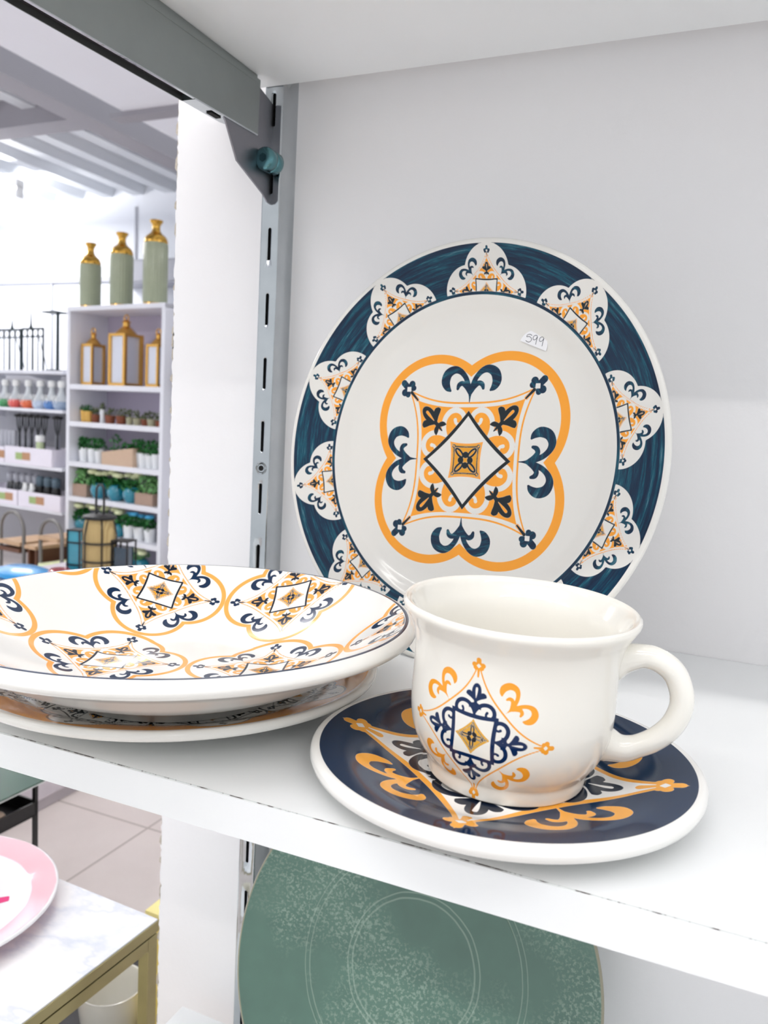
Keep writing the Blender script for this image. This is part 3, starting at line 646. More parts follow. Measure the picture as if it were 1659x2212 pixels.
for sx_ in (-.19, .175):
    for sy_ in (-.13, .115):
        a = MB(); a.box(sx_, sx_+.015, sy_, sy_+.015, FLOOR_Z+.7715, -.02); a.obj('leg', M['blackmetal'], ys)
# black trolley with green glass top
tr = thing('black_trolley', 'black metal trolley with a dark green glossy top near the left edge', 'trolley', (-1.2425, .618, -.62), math.radians(-1))
a = MB(); a.box(-.60, 0, -.60, 0, -.0025, 0); a.obj('green_top', simple('green_top', srgb(32, 64, 52), .35, 0, .12, 6, spec=.25), tr)
a = MB(); a.box(-.60, .0012, -.60, .0012, -.0045, -.0026); a.obj('top_edge', simple('top_edge_white', srgb(232, 234, 232), .3), tr)
for (x, y) in ((-.010, -.016), (-.59, -.016), (-.010, -.59), (-.59, -.59)):
    a = MB(); a.box(x-.004, x+.004, y-.004, y+.004, FLOOR_Z+.62, -.005); a.obj('leg', M['blackmetal'], tr)
a = MB(); a.box(-.595, -.006, -.600, -.012, -.072, -.067); a.obj('drawer_floor', M['blackmetal'], tr)
for (x0, x1, y0, y1) in ((-.010, -.006, -.600, -.012), (-.595, -.591, -.600, -.012), (-.591, -.010, -.016, -.012), (-.591, -.010, -.600, -.596)):
    a = MB(); a.box(x0, x1, y0, y1, -.072, -.042); a.obj('side_panel', M['blackmetal'], tr)
for i, (x, y, c, n_) in enumerate(((-.03, -.09, srgb(202, 178, 156), 'pale'), (-.06, -.20, srgb(150, 96, 74), 'reddish'), (-.09, -.285, srgb(196, 190, 170), 'cream'))):
    b = thing('wooden_bead', n_+' round wooden bead lying in the black trolley drawer', 'bead', (tr.location.x+x, tr.location.y+y, -.62-.067))
    a = MB(); a.lathe([(.0145*math.sin(PI*k/12), .0145-.0145*math.cos(PI*k/12)) for k in range(13)], 20); a.obj('bead_body', simple('bead_wood_'+n_, c, .4, 0, .15, 60), b, smooth=True)

# white plinth further back
pl = thing('display_plinth', 'long pale lilac display plinth on the tiled floor behind the trolley', 'plinth', (-1.931, 1.47, FLOOR_Z))
a = MB(); a.box(-1.05, 0, -1.1, 1.0, .04, .53); a.obj('plinth_body', simple('plinth_lilac', srgb(206, 198, 204), .4), pl, bevel=.004)
a = MB(); a.box(-1.04, -.012, -1.09, .99, 0, .04); a.obj('toe_kick', simple('plinth_kick', srgb(184, 176, 180), .5), pl)
PT = FLOOR_Z+.53

# ================================================================== BACKGROUND SHELVING (local frame of the display unit)
LO = Vector((-4.6291, 4.0624, 0)); UYAW = math.radians(-7.857)
def UL(x, y, z):
    c, s = math.cos(UYAW), math.sin(UYAW); return Vector((LO.x+c*x-s*y, LO.y+s*x+c*y, z))
M['unit'] = simple('white_laminate', srgb(236, 238, 246), .4, 0, .01, 4)
M['unitback'] = simple('shaded_back_panel', srgb(206, 198, 218), .5, 0, .02, 4)  # lilac tint stands for the shade inside the open unit
un = thing('display_unit', 'tall white open shelving unit filled with plants and brass lanterns', 'shelf', UL(0, 0, FLOOR_Z), UYAW)
H0 = -FLOOR_Z
a = MB(); a.box(-.016, .020, 0, .36, 0, .872+H0); a.obj('side_panel', M['unit'], un)
a = MB(); a.box(.978, 1.011, 0, .36, 0, .872+H0); a.obj('side_panel', M['unit'], un)
a = MB(); a.box(-.016, 1.011, -.002, .36, .842+H0, .874+H0); a.obj('top_panel', M['unit'], un)
a = MB(); a.box(.02, .978, .345, .36, 0, .842+H0); a.obj('back_panel', M['unitback'], un)
BAYS = [.306, .030, -.270, -.535, -.803, -1.06]
for zt in BAYS:
    a = MB(); a.box(.0205, .9775, .001, .345, zt-.036+H0, zt+H0); a.obj('shelf', M['unit'], un)
# narrow neighbouring unit seen past the sawn wall edge
u2 = thing('corner_unit', 'second white shelving unit partly hidden by the sawn wall edge', 'shelf', UL(1.08, .05, FLOOR_Z), UYAW)
a = MB(); a.box(.0, .55, .30, .32, 0, .80+H0); a.obj('back_panel', simple('shadow_grey_panel', srgb(150, 146, 160), .5), u2)
for zt in (.02, -.50, -.80):
    a = MB(); a.box(0, .55, 0, .30, zt-.03+H0, zt+H0); a.obj('shelf', M['unit'], u2)
a = MB(); a.box(.0, .55, .0, .29, .3+H0, .42+H0); a.obj('dark_bin', M['blackmetal'], u2)

# vases
M['celadon'] = simple('celadon_glaze', srgb(158, 166, 140), .3, 0, .1, 18, coat=.3)
M['goldv'] = gold_mat('vase_gold', srgb(204, 160, 74), .2)
def ribbed(prof, n, ribs, amp):
    m = MB(); m.lathe(prof, n); v2 = []
    for (x, y, z_) in m.v:
        r = math.hypot(x, y); t = math.atan2(y, x); k = 1+amp*math.cos(ribs*t); v2.append((x*k, y*k, z_))
    m.v = v2; return m
for i, (x, r, h, nm) in enumerate(((.218, .076, .452, 'shortest'), (.560, .081, .503, 'middle sized'), (.910, .084, .562, 'tallest'))):
    v = thing('ribbed_vase', nm+' of the three ribbed green vases with gold necks on top of the unit', 'vase', UL(x-.165, .15, .874), 0, 'ribbed green vases with gold necks')
    h += .03; hb = h-.155
    m_ = ribbed([(r*.97, .022), (r, .04), (r, hb-.02), (r*.97, hb)], 144, 24, .02); m_.obj('ribbed_body', M['celadon'], v, smooth=True, recalc=False)
    m_ = MB(); m_.lathe([(0, 0), (r*.96, 0), (r*.99, .012), (r*.96, .023)], 48); m_.obj('gold_base', M['goldv'], v, smooth=True)
    m_ = MB(); m_.lathe(resample([(r*.965, hb-.002), (r*.97, hb+.018), (r*.82, hb+.045), (r*.50, hb+.068), (r*.34, hb+.090), (r*.34, hb+.122), (r*.52, hb+.146), (r*.55, hb+.155), (r*.42, hb+.154), (0, hb+.11)], .006), 48); m_.obj('gold_neck', M['goldv'], v, smooth=True)
# brass lanterns
M['lgold'] = gold_mat('lantern_gold', srgb(226, 176, 92), .25)
M['lglass'] = simple('lantern_glass', srgb(216, 222, 236), .05, 0, .01, 3, spec=.6, coat=1)
for i, (x, w, hb, hf, nm) in enumerate(((.178, .125, .305, .42, 'small gold lantern at the left of the top compartment'), (.535, .175, .375, .51, 'large gold lantern in the middle of the top compartment'), (.868, .120, .300, .405, 'small gold lantern at the right of the top compartment'))):
    ln = thing('gold_lantern', nm, 'lantern', UL(x-.045, .12, BAYS[0]), UYAW, 'gold lanterns in the top compartment')
    e = w*.13; hw = w/2
    m_ = MB(); m_.box(-hw, hw, -hw, hw, 0, .022); m_.obj('base', M['lgold'], ln, bevel=.003)
    for sx_ in (-1, 1):
        for sy_ in (-1, 1):
            m_ = MB(); cx_, cy_ = sx_*(hw-e/2), sy_*(hw-e/2); m_.box(cx_-e/2, cx_+e/2, cy_-e/2, cy_+e/2, .022, hb-.02); m_.obj('post', M['lgold'], ln)
    m_ = MB(); m_.box(-hw, hw, -hw, hw, hb-.02, hb); m_.obj('top_frame', M['lgold'], ln, bevel=.003)
    m_ = MB(); m_.box(-hw+e, hw-e, -hw+e*.6, hw-e*.6, .022, hb-.02); m_.obj('glass_pane', M['lglass'], ln)
    m_ = MB(); m_.lathe([(hw*.95, hb), (hw*.42, hb+(hf-hb)*.35), (hw*.30, hb+(hf-hb)*.40), (hw*.30, hb+(hf-hb)*.62), (hw*.40, hb+(hf-hb)*.66), (0, hb+(hf-hb)*.80)], 4 if False else 24); m_.obj('roof', M['lgold'], ln, smooth=True)
    m_ = MB(); m_.tube([(.022*math.cos(q), 0, hf-.018+.022*math.sin(q)) for q in [2*PI*k/16 for k in range(16)]], .0045, 8, closed=True); m_.obj('ring', M['lgold'], ln, smooth=True)

# plants
GREENS = [simple('leaf_green_deep', srgb(24, 100, 38), .5, 0, .25, 40), simple('leaf_green_mid', srgb(52, 128, 60), .5, 0, .25, 40), simple('leaf_green_pale', srgb(112, 168, 104), .5, 0, .2, 40), simple('leaf_green_olive', srgb(86, 98, 60), .6, 0, .25, 40)]
def foliage(name, parent, rx, ry, h, z0, n, mat, leaf=.022, seed=0):
    rnd = random.Random(seed); m = MB()
    for k in range(n):
        th_, rr_, zz = rnd.uniform(0, 2*PI), math.sqrt(rnd.random()), rnd.random()
        sc_ = math.sqrt(max(0, 1-(zz*1.0-.35)**2*1.6)); p = Vector((rx*rr_*sc_*math.cos(th_), ry*rr_*sc_*math.sin(th_), z0+h*zz))
        d = Vector((rnd.uniform(-1, 1), rnd.uniform(-1, 1), rnd.uniform(.1, 1.2))).normalized(); s_ = d.cross(Vector((rnd.uniform(-1, 1), rnd.uniform(-1, 1), .3))).normalized()
        L = leaf*rnd.uniform(.7, 1.3); m.add([p-d*L*.5, p+s_*L*.3, p+d*L*.6, p-s_*L*.3], [(0, 1, 2, 3)])
    for k in range(5):
        t_ = rnd.uniform(0, 2*PI); m.tube([(0, 0, z0-.015), (rx*.5*math.cos(t_), ry*.5*math.sin(t_), z0+h*.7)], .002, 4, caps=False)
    return m.obj(name, mat, parent, recalc=False)
def pot(name, label, cat, x, y, z_, prof, mat, fol, group, seed, blooms=None, rectpot=None):
    x = max(.075 if x > .06 else .05, x-.09) if name != 'boxed_herb' else x
    t = thing(name, label, cat, UL(x, y, z_), UYAW, group)
    m = MB()
    if rectpot: w, d, h = rectpot; m.box(-w/2, w/2, -d/2, d/2, 0, h); m.obj('planter', mat, t, bevel=.004)
    else: m.lathe(prof, 28); m.obj('pot', mat, t, smooth=True)
    rx, ry, h, z0, n, gm, leaf = fol
    foliage('foliage', t, rx, ry, h, z0, n, gm, leaf, seed)
    if blooms:
        bmat, cnt, br_, zb, spread = blooms; rnd = random.Random(seed+99)
        for k in range(cnt):
            f = MB(); f.lathe([(0, -br_*.4), (br_*.8, -br_*.2), (br_, .1*br_), (br_*.7, br_*.5), (0, br_*.6)], 14)
            o = f.obj('bloom', bmat, t, smooth=True); o.location = (spread*(-1+2*(k+.5)/cnt), rnd.uniform(-.04, .03), zb+rnd.uniform(-.012, .012))
    return t
cyl = lambda r, h: [(0, 0), (r*.8, 0), (r, h*.95), (r, h), (r*.85, h), (r*.8, h*.8), (0, h*.8)]
M['yel'] = simple('mustard_pot', srgb(222, 178, 92), .5); M['rust'] = simple('rust_pot', srgb(128, 70, 46), .6); M['grn_glass'] = simple('greenish_glass_pot', srgb(168, 164, 136), .3); M['whitepot'] = simple('white_pot', srgb(240, 243, 246), .35, 0, .02)
rowA = [(.075, .036, .088, 'yel', 'mustard pot with a leafy sprig, leftmost on the small plant shelf'), (.205, .034, .082, 'yel', 'second mustard pot with a leafy sprig from the left'), (.285, .032, .062, 'rust', 'rust pot of greenery beside the mustard pots'), (.36, .020, .10, 'whitepot', 'slim white pot among the small plants'), (.445, .040, .060, 'rust', 'rust pot of greenery left of the middle of the small plant shelf'), (.565, .040, .060, 'rust', 'rust pot of greenery right of the middle of the small plant shelf'), (.655, .028, .055, 'grn_glass', 'glass pot with a tall green sprig'), (.735, .032, .050, 'grn_glass', 'glass pot with fluffy green beside the tall sprig'), (.815, .030, .045, 'rust', 'small rust pot with olive greenery near the right'), (.885, .036, .050, 'grn_glass', 'glass pot with pale green near the right end'), (.955, .026, .042, 'rust', 'rightmost tiny rust pot on the small plant shelf')]
for i, (x, r, h, mk, lb) in enumerate(rowA):
    pot('small_plant', lb, 'plant', x, .10, BAYS[1], cyl(r, h), M[mk], (r*1.1, r*1.1, .05 if i < 2 else .06, h*.85, 46, GREENS[0 if i < 2 else 3], .020), 'small potted plants on the second shelf', i)
rowB = [(.085, 1), (.175, 1), (.265, 1), (.345, 1), (.745, 1), (.815, 1), (.885, 1), (.952, 1)]
for i, (x, _) in enumerate(rowB):
    pot('herb_pot', 'white pot of bright green herbs, '+['leftmost in its row', 'second from the left in its row', 'third from the left in its row', 'just left of the cardboard box', 'just right of the cardboard box', 'second to the right of the cardboard box', 'third to the right of the cardboard box', 'rightmost in its row'][i], 'plant', x, .09, BAYS[2], cyl(.036, .105), M['whitepot'], (.048, .05, .085 if i < 4 else .10, .095, 80, GREENS[0], .026), 'white pots of green herbs', 30+i)
kb = thing('cardboard_box', 'open tan cardboard box between the white herb pots', 'box', UL(.515, .10, BAYS[2]), UYAW)
M['kraft'] = simple('kraft_card', srgb(206, 180, 156), .8, 0, .05, 30)
a = MB(); a.prism([(-.165, 0), (.165, 0), (.165, .135), (-.165, .090)], 'y', -.07, -.066); a.prism([(-.165, 0), (.165, 0), (.165, .135), (-.165, .090)], 'y', .066, .07); a.box(-.165, -.161, -.066, .066, 0, .09); a.box(.161, .165, -.066, .066, 0, .135); a.box(-.161, .161, -.066, .066, 0, .004)
a.obj('carton', M['kraft'], kb)
for i, (x, hh) in enumerate(((-.09, .17), (.03, .12), (.10, .11))):
    pot('boxed_herb', 'dark green bunch standing in the cardboard box, '+('tallest' if i == 0 else 'middle' if i == 1 else 'right'), 'plant', .515+x, .10, BAYS[2]+.004, cyl(.03, .07), M['whitepot'], (.05, .05, hh-.04, .085, 60, GREENS[0 if i else 1], .026), 'green bunches in the cardboard box', 50+i)
M['crate'] = simple('washed_wood', srgb(170, 146, 130), .7, 0, .12, 30); M['tealpot'] = simple('teal_glaze', srgb(20, 128, 152), .12, 0, .06, 20, coat=1)
M['cream'] = simple('cream_petals', srgb(232, 240, 196), .6, 0, .05); M['bluep'] = simple('blue_petals', srgb(80, 176, 222), .6, 0, .1)
pot('planted_crate', 'washed wood crate of pale succulents at the left of the teal pots', 'plant', .125, .10, BAYS[3], None, M['crate'], (.12, .07, .12, .085, 200, GREENS[2], .034), None, 61, rectpot=(.20, .13, .095))
pot('planted_crate', 'washed wood crate of pale succulents at the right of the teal pots', 'plant', .885, .10, BAYS[3], None, M['crate'], (.12, .07, .12, .085, 200, GREENS[2], .034), None, 62, rectpot=(.185, .13, .085))
ball = lambda r: [(0, 0), (r*.6, 0), (r*.92, r*.45), (r, r*.9), (r*.86, r*1.4), (r*.66, r*1.6), (r*.6, r*1.55), (0, r*1.4)]
for i, x in enumerate((.355, .54, .71)):
    pot('teal_flower_pot', 'round teal pot of cream flowers, '+['left', 'middle', 'right'][i]+' of three', 'plant', x, .09, BAYS[3], ball(.072), M['tealpot'], (.085, .075, .075, .09, 120, GREENS[0], .034), 'teal pots with cream flowers', 70+i, blooms=(M['cream'], 3, .040, .190, .080))
for i, x in enumerate((.68, .79, .90)):
    pot('blue_flower_pot', 'white pot of blue flowers, '+['left', 'middle', 'right'][i]+' of three', 'plant', x, .09, BAYS[4], cyl(.044, .10), M['whitepot'], (.062, .06, .085, .09, 100, GREENS[0], .030), 'white pots with blue flowers', 80+i, blooms=(M['bluep'], 2, .032, .185, .035))
for i, x in enumerate((.15, .38, .56)):
    pot('cream_bouquet', 'cream flowers in a teal pot on the lower shelf, '+['leftmost', 'behind the rattan lantern', 'right of the rattan lantern'][i], 'plant', x, .09, BAYS[4], ball(.062), M['tealpot'], (.075, .07, .08, .085, 100, GREENS[0], .034), 'cream flowers in teal pots on the lower shelf', 90+i, blooms=(M['cream'], 3, .038, .185, .07))
pot('low_flower_pot', 'cream flowers in a teal bowl on the bottom shelf at the right', 'plant', .80, .09, BAYS[5], ball(.075), M['tealpot'], (.08, .07, .07, .11, 80, GREENS[2], .03), None, 97, blooms=(M['cream'], 3, .036, .17, .08))
pot('low_flower_pot', 'round turquoise pot on the bottom shelf left of the cream flowers', 'plant', .56, .09, BAYS[5], ball(.085), simple('turquoise_glaze', srgb(40, 168, 170), .2), (.06, .06, .05, .12, 60, GREENS[1], .03), None, 98)

# --- wall shelves to the left of the unit
SH = [.402, .107, -.335, -.672]
for i, (zt, lb) in enumerate(zip(SH, ('white wall shelf carrying the black wire stands', 'white wall shelf carrying the coloured flasks', 'white wall shelf carrying the upper white trays', 'white wall shelf carrying the lower white trays'))):
    t = thing('wall_shelf', lb, 'shelf', UL(-1.7, 0, zt), UYAW, None)
    a = MB(); a.box(0, 1.64, 0, .40, -.024, 0); a.obj('board', M['unit'], t)
    for bx_ in (.35, 1.10): a = MB(); a.prism([(0.02, -.024), (.38, -.024), (.38, -.09), (.30, -.07)], 'x', bx_, bx_+.012); a.obj('support_bracket', M['unit'], t)
bk = thing('grey_backing', 'grey backing board behind the wall shelves left of the unit', 'board', UL(-1.7, .42, FLOOR_Z), UYAW)
a = MB(); a.box(0, 1.68, 0, .02, 0, .385+H0); a.obj('panel', simple('grey_back_board', srgb(176, 176, 182), .6, 0, .03, 3), bk)
# black wire stands
M['wire'] = simple('black_wire', srgb(30, 44, 50), .4, 0, .1)
for i, (x0, x1, h, nm) in enumerate(((-.86, -.57, .325, 'left'), (-.55, -.285, .33, 'right'))):
    t = thing('wire_rack', 'black wire rack with a pointed finial, '+nm+' one on the top wall shelf', 'rack', UL(x0-.12, .08, SH[0]), UYAW, None)
    w = x1-x0
    a = MB(); a.tube([(0, 0, h), (w, 0, h)], .008, 6); a.obj('top_rail', M['wire'], t)
    a = MB(); a.tube([(0, 0, h-.065), (w, 0, h-.065)], .005, 6); a.obj('lower_rail', M['wire'], t)
    for k in range(5):
        a = MB(); xx = w*k/4; a.tube([(xx, 0, 0), (xx, 0, h)], .0055 if k % 2 else .009, 6); a.obj('rod', M['wire'], t)
    for k in range(4):
        a = MB(); xx = w*(k+.5)/4; a.tube([(xx+.028*math.cos(q), 0, h-.034+.028*math.sin(q)) for q in [2*PI*j/12 for j in range(12)]], .003, 5, closed=True); a.obj('scroll_ring', M['wire'], t)
    a = MB(); xx = w*(.62 if i == 0 else .42); a.tube([(xx, 0, h), (xx, 0, h+.03), (xx, 0, h+(.09 if i == 0 else .19))], [.016, .008, .002], 8); a.obj('finial', M['wire'], t)
    a = MB(); a.tube([(w*.7, .02, h-.07), (w*.9, .02, h*.4), (w*1.08, .02, .02)], .004, 5); a.obj('stay', M['wire'], t)
t = thing('candle_stand', 'tall black candle stand with a flat square top beside the unit', 'stand', UL(-.23, .08, SH[0]), UYAW)
a = MB(); a.tube([(0, 0, .01), (0, 0, .44)], .0125, 10); a.obj('pole', M['wire'], t, smooth=True)
a = MB(); a.box(-.115, .045, -.06, .06, .44, .452); a.obj('top_plate', M['wire'], t)
a = MB(); a.box(-.06, .06, -.06, .06, 0, .01); a.obj('foot', M['wire'], t)
# flasks
def glassy(name, c, a_=.55):
    m = simple(name, c, .08, 0, .05, 20, coat=1); return m
FL = [(-.80, srgb(60, 150, 90), 'green'), (-.66, srgb(214, 84, 78), 'red'), (-.50, srgb(226, 104, 56), 'orange'), (-.35, srgb(190, 206, 228), 'pale blue'), (-.21, srgb(70, 124, 192), 'blue'), (-.095, srgb(150, 170, 196), 'grey blue')]
M['clear'] = simple('clear_flask_glass', srgb(214, 220, 224), .06, 0, .02, 10, coat=1); M['cork'] = simple('white_stopper', srgb(242, 244, 244), .4)
for i, (x, c, nm) in enumerate(FL):
    t = thing('flask_bottle', 'round glass flask of '+nm+' filling with a white 99 mark', 'bottle', UL(x-.07, .07, SH[1]), UYAW, 'coloured flasks on the wall shelf')
    a = MB(); a.lathe([(0, 0), (.045, 0), (.062, .02), (.064, .045), (.056, .065)], 28); a.obj('coloured_fill', glassy('fill_'+nm.replace(' ', '_'), c), t, smooth=True)
    a = MB(); a.lathe([(.056, .065), (.044, .09), (.028, .12), (.020, .15), (.022, .175)], 28); a.obj('glass_shoulder', M['clear'], t, smooth=True)
    a = MB(); a.lathe([(.026, .172), (.030, .180), (.030, .212), (.022, .222), (0, .224)], 20); a.obj('stopper', M['cork'], t, smooth=True)
    for k, ox in enumerate((-.022, .018)):
        a = MB(); n9 = [(.006, .020), (-.004, .026), (-.013, .020), (-.013, .006), (-.004, 0), (.006, .006), (.010, .020), (.010, -.012), (.004, -.028)]
        a.tube([(ox+p[0]*1.1, -.067, .080+p[1]*1.1) for p in n9], .0028, 5); a.obj('digit_nine', M['cork'], t)
# trays with printed labels
M['tray'] = simple('white_card_tray', srgb(240, 236, 248), .5, 0, .01); M['lbl_g'] = simple('label_green', srgb(160, 184, 120), .5, 0, .2, 60); M['lbl_b'] = simple('label_brown', srgb(184, 140, 104), .5, 0, .12, 60)
for i, (x0, x1, zt, h, lb, lx) in enumerate(((-1.25, -.77, SH[2], .125, 'upper white tray cut by the left edge of the photo', .30), (-.76, -.17, SH[2], .135, 'upper white tray with a green and brown label beside the unit', .14), (-1.2, -.60, SH[3], .125, 'lower white tray with a green and brown label at the left', .36), (-.585, -.065, SH[3], .125, 'lower white tray with a green and brown label beside the unit', .14))):
    t = thing('display_tray', lb, 'tray', UL(x0, -.01, zt), UYAW, None); w = x1-x0
    a = MB(); a.box(0, w, 0, .006, 0, h); a.box(0, w, .28, .286, 0, h); a.box(0, .006, .006, .28, 0, h); a.box(w-.006, w, .006, .28, 0, h); a.box(.006, w-.006, .006, .28, 0, .006); a.obj('tray_walls', M['tray'], t)
    a = MB(); a.box(lx, lx+.085, -.0015, -.0002, .035, .09); a.obj('label_picture', M['lbl_g'], t)
    a = MB(); a.box(lx+.085, lx+.185, -.0015, -.0002, .035, .095); a.obj('label_text_panel', M['lbl_b'], t)
# black handled tools and clear tubes in the upper tray
M['smoke'] = simple('smoked_plastic', srgb(40, 43, 50), .2, 0, .1, 20, coat=.5); M['tubeglass'] = simple('clear_tube', srgb(186, 188, 198), .15, 0, .04, 20, coat=.6)
for i, x in enumerate((-.62, -.54, -.46, -.38, -.30, -.14)):
    t = thing('garden_whisk', 'black handled utensil standing in the upper tray, '+['leftmost', 'second', 'third', 'fourth', 'fifth', 'rightmost'][i]+' of the six', 'utensil', UL(x-.14, .12, SH[2]+.006), UYAW, 'black utensils in the upper tray')
    a = MB(); a.tube([(0, 0, 0), (0, 0, .22)], .010, 8); a.obj('shaft', M['smoke'], t)
    for k in (-1, 0, 1):
        a = MB(); a.tube([(0, 0, .21), (k*.028, 0, .29), (k*.036, 0, .365)], .006, 6); a.obj('prong', M['smoke'], t)
    a = MB(); a.lathe([(0, .36), (.040, .362), (.044, .38), (0, .392)], 14); a.obj('head', M['blackmetal'], t)
for i, x in enumerate((-.83, -.78, -.73, -.68, -.58, -.42, -.22)):
    t = thing('clear_tube', 'clear plastic cylinder in the upper tray, '+['leftmost', 'second', 'third', 'fourth', 'fifth', 'sixth', 'rightmost'][i]+' of seven', 'tube', UL(x-.12, .17 if i > 3 else .10, SH[2]+.006), UYAW, 'clear cylinders in the upper tray')
    a = MB(); a.lathe([(0, 0), (.020, 0), (.020, .24), (.015, .25), (0, .25)], 16); a.obj('tube_body', M['tubeglass'], t, smooth=True)
t = thing('green_jar', 'small green bottle with a white cap in the upper tray', 'bottle', UL(-.365, .03, SH[2]+.006), UYAW)
a = MB(); a.lathe([(0, 0), (.030, 0), (.031, .17), (.024, .185)], 20); a.obj('bottle_body', simple('pale_green_liquid', srgb(188, 204, 160), .2), t, smooth=True)
a = MB(); a.lathe([(.034, .180), (.036, .19), (.036, .222), (.030, .230), (0, .231)], 20); a.obj('cap', M['cork'], t, smooth=True)
# dark glasses in the lower trays
for i in range(9):
    x = -.80+.085*i if i < 6 else -.345+.095*(i-6)
    if i >= 6: x = -.33+.10*(i-6)
    t = thing('dark_glass', 'dark bottle in the lower trays, '+['first', 'second', 'third', 'fourth', 'fifth', 'sixth', 'seventh', 'eighth', 'ninth'][i]+' from the left', 'bottle', UL(x-.13, .10 if i > 5 else .16, SH[3]+.006), UYAW, 'dark bottles in the lower trays')
    a = MB(); a.lathe([(0, 0), (.034, 0), (.036, .13), (.030, .15), (.026, .16)], 18); a.obj('bottle_body', M['smoke'] if i < 6 else M['blackmetal'], t, smooth=True)
    a = MB(); a.lathe([(.026, .16), (.034, .175), (.034, .225), (.020, .24), (0, .242)], 18); a.obj('lid', simple('bluish_lid', srgb(92, 112, 126), .3) if i > 5 else M['tubeglass'], t, smooth=True)
for i, (x, z_) in enumerate(((-.56, .11), (-.475, .11))):
    t = thing('white_ribbon', 'crumpled white tag on the lower tray edge, '+('left' if i == 0 else 'right')+' one', 'tag', UL(x, .03, SH[3]+.10), UYAW, None)
    a = MB(); a.prism([(-.04, 0), (.02, 0), (.035, .045), (.02, .085), (-.005, .09), (-.015, .05)], 'y', -.01, .01); a.obj('tag_body', M['cork'], t, bevel=.003)
# arch chairs with wooden seats, nearer
M['archm'] = simple('grey_metal_tube', srgb(122, 120, 118), .4, .3, .05); M['wood'] = simple('pale_wood', srgb(196, 164, 132), .5, 0, .12, 20); M['dwood'] = simple('dark_wood', srgb(96, 60, 40), .5, 0, .15, 20)
def archc(x, w, ztop, lb, zs):
    t = thing('arched_stand', lb, 'stand', UL(x, -.4, FLOOR_Z), UYAW, None); hz = ztop-FLOOR_Z; R_ = w/2
    for yy, nm in ((0, 'front_arch'),):
        pts = [(0, yy, 0), (0, yy, hz-R_)]+[(R_-R_*math.cos(PI*k/14), yy, hz-R_+R_*math.sin(PI*k/14)) for k in range(1, 14)]+[(w, yy, hz-R_), (w, yy, 0)]
        a = MB(); a.tube(pts, .013, 10); a.obj(nm, M['archm'], t, smooth=True)
    for xx in (0, w):
        a = MB(); a.tube([(xx, .26, 0), (xx, .26, zs[0][0]-FLOOR_Z+.03)], .013, 10); a.obj('rear_leg', M['archm'], t, smooth=True)
    for zz, mm in zs:
        a = MB(); a.box(.012, w-.012, -.03, .30, zz-FLOOR_Z, zz-FLOOR_Z+.03); a.obj('wooden_tray', mm, t, bevel=.004)
archc(-.215, .27, -.640, 'grey arched metal stand with wooden trays at the far left', [(-.93, M['dwood']), (-.88, M['wood'])])
archc(.245, .235, -.655, 'grey arched metal stand with wooden trays just left of the rattan lantern', [(-.80, M['wood']), (-1.0, M['cream'])])
t = thing('wooden_bench', 'pale wooden bench board between the two arched stands', 'bench', UL(-.19, -.42, FLOOR_Z), UYAW)
a = MB(); a.box(.28, .40, 0, .30, .265, .29); a.obj('board', M['wood'], t)
for x in (.29, .37): a = MB(); a.box(x, x+.02, .02, .28, 0, .265); a.obj('leg', M['dwood'], t)
# rattan lantern on the plinth
rl = thing('rattan_lantern', 'barrel shaped rattan lantern in a black metal frame with a tall handle', 'lantern', (-2.50, 2.12, PT+0.0))
m, nt, bs = new_mat('woven_rattan'); tc = nt.nodes.new('ShaderNodeTexCoord'); wv = nt.nodes.new('ShaderNodeTexWave'); wv.inputs['Scale'].default_value = 90; wv.inputs['Distortion'].default_value = 1; wv.bands_direction = 'Z'; nt.links.new(tc.outputs['Object'], wv.inputs['Vector'])
wv2 = nt.nodes.new('ShaderNodeTexWave'); wv2.inputs['Scale'].default_value = 45; wv2.bands_direction = 'X'; nt.links.new(tc.outputs['Object'], wv2.inputs['Vector'])
nt.links.new(mix_rgb(nt, mathn(nt, 'MULTIPLY', wv.outputs['Fac'], wv2.outputs['Fac']), srgb(168, 144, 92), srgb(216, 194, 142)), bs.inputs['Base Color']); bs.inputs['Roughness'].default_value = .7
a = MB(); a.lathe([(.060, .01), (.066, .06), (.068, .14), (.067, .24), (.060, .285)], 40); a.obj('woven_body', m, rl, smooth=True)
a = MB(); a.lathe([(.0, .308), (.045, .308), (.070, .301), (.072, .291), (.05, .285), (0, .285)], 36); a.obj('lid', M['blackmetal'], rl, smooth=True)
for zz, r_ in ((.105, .072), (.185, .072), (.012, .068)):
    a = MB(); a.tube([(r_*math.cos(2*PI*k/32), r_*math.sin(2*PI*k/32), zz) for k in range(32)], .0042, 8, closed=True); a.obj('hoop', M['blackmetal'], rl, smooth=True)
for k in range(6):
    q = 2*PI*k/6+.35; a = MB(); a.tube([(.074*math.cos(q), .074*math.sin(q), 0), (.076*math.cos(q), .076*math.sin(q), .22), (.066*math.cos(q), .066*math.sin(q), .27), (.05*math.cos(q), .05*math.sin(q), .298)], .0035, 8); a.obj('frame_rod', M['blackmetal'], rl, smooth=True)
for sx_ in (-1, 1):
    a = MB(); a.tube([(sx_*.020, 0, .30), (sx_*.022, 0, .35), (sx_*.020, 0, .42)], .005, 8); a.obj('handle_rod', M['blackmetal'], rl, smooth=True)
a = MB(); a.tube([(-.020, 0, .42), (-.01, 0, .435), (.01, 0, .435), (.020, 0, .42)], .005, 8); a.obj('handle_grip', M['blackmetal'], rl, smooth=True)
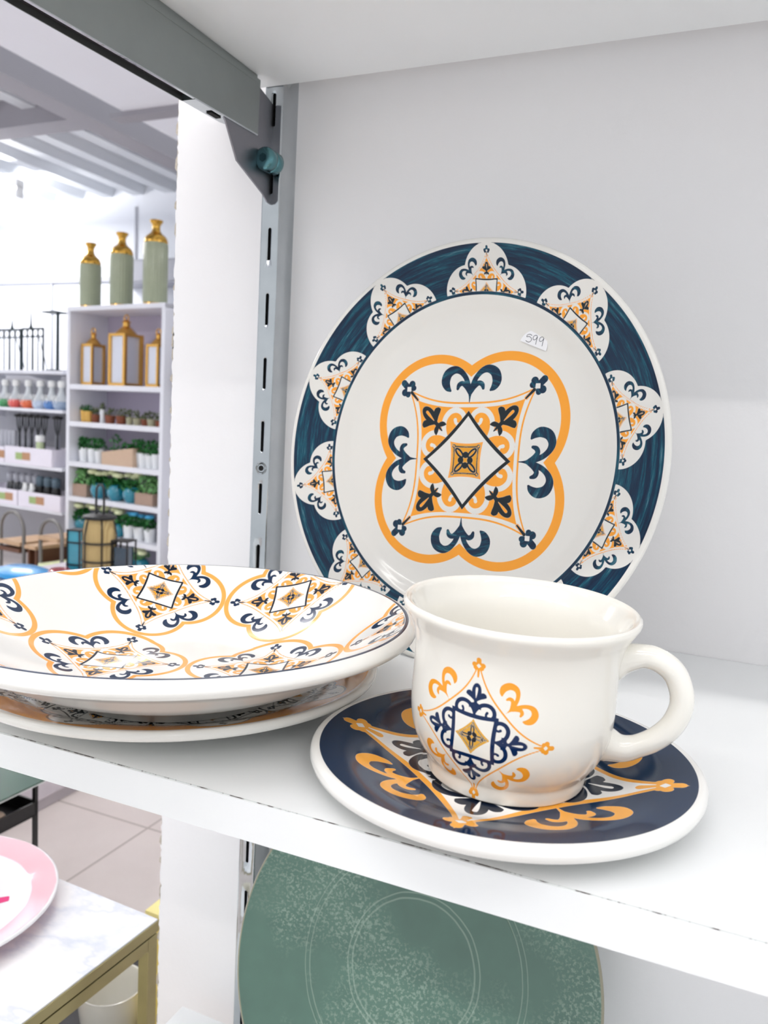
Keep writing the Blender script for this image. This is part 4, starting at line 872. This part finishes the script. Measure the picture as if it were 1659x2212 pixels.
# smaller black frame lantern with teal glass, blue box, red jar on the plinth
t = thing('teal_lantern', 'small black framed lantern with teal glass left of the rattan lantern', 'lantern', (-2.665, 2.16, PT), .2)
a = MB(); a.box(-.028, .028, -.028, .028, .01, .215); a.obj('teal_glass', simple('teal_glass', srgb(60, 160, 180), .1, 0, .15, 12, coat=1), t)
for sx_ in (-1, 1):
    for sy_ in (-1, 1): a = MB(); a.box(sx_*.03-.003, sx_*.03+.003, sy_*.03-.003, sy_*.03+.003, 0, .22); a.obj('frame_post', M['blackmetal'], t)
for zz in (.0, .06, .16, .215): a = MB(); a.box(-.034, .034, -.034, .034, zz, zz+.006); a.obj('frame_band', M['blackmetal'], t)
t = thing('black_lantern', 'black wire lantern with dark glass right of the rattan lantern', 'lantern', (-2.40, 2.16, PT), .2)
a = MB(); a.box(-.03, .03, -.03, .03, .01, .17); a.obj('dark_glass_pane', simple('dark_teal_glass', srgb(24, 54, 70), .1, 0, .15, 12, coat=1), t)
for sx_ in (-1, 1):
    for sy_ in (-1, 1): a = MB(); a.box(sx_*.036-.003, sx_*.036+.003, sy_*.036-.003, sy_*.036+.003, 0, .20); a.obj('frame_post', M['blackmetal'], t)
for zz in (.08, .195): a = MB(); a.box(-.04, .04, -.04, .04, zz, zz+.006); a.obj('frame_band', M['blackmetal'], t)
t = thing('blue_cushion', 'flat bright blue bag lying on the plinth behind the bowl', 'bag', (-2.83, 2.02, PT), -.15)
a = MB(); a.lathe([(0, 0), (.15, 0), (.175, .012), (.17, .030), (.10, .048), (0, .054)], 40, sc=(1, .6)); a.obj('bag_body', simple('bright_blue_plastic', srgb(20, 146, 214), .25, 0, .08, 8, coat=.4), t, smooth=True)
t = thing('red_jar', 'squat red jar on the plinth between the blue bag and the rattan lantern', 'jar', (-2.625, 2.02, PT), 0)
a = MB(); a.lathe([(0, 0), (.045, 0), (.05, .02), (.05, .055), (.04, .066), (0, .066)], 24); a.obj('jar_body', simple('red_glaze', srgb(178, 24, 32), .2, 0, .1, 20, coat=1), t, smooth=True)
a = MB(); a.box(-.010, .010, -.0535, -.05, .008, .060); a.obj('white_stripe', M['cork'], t)
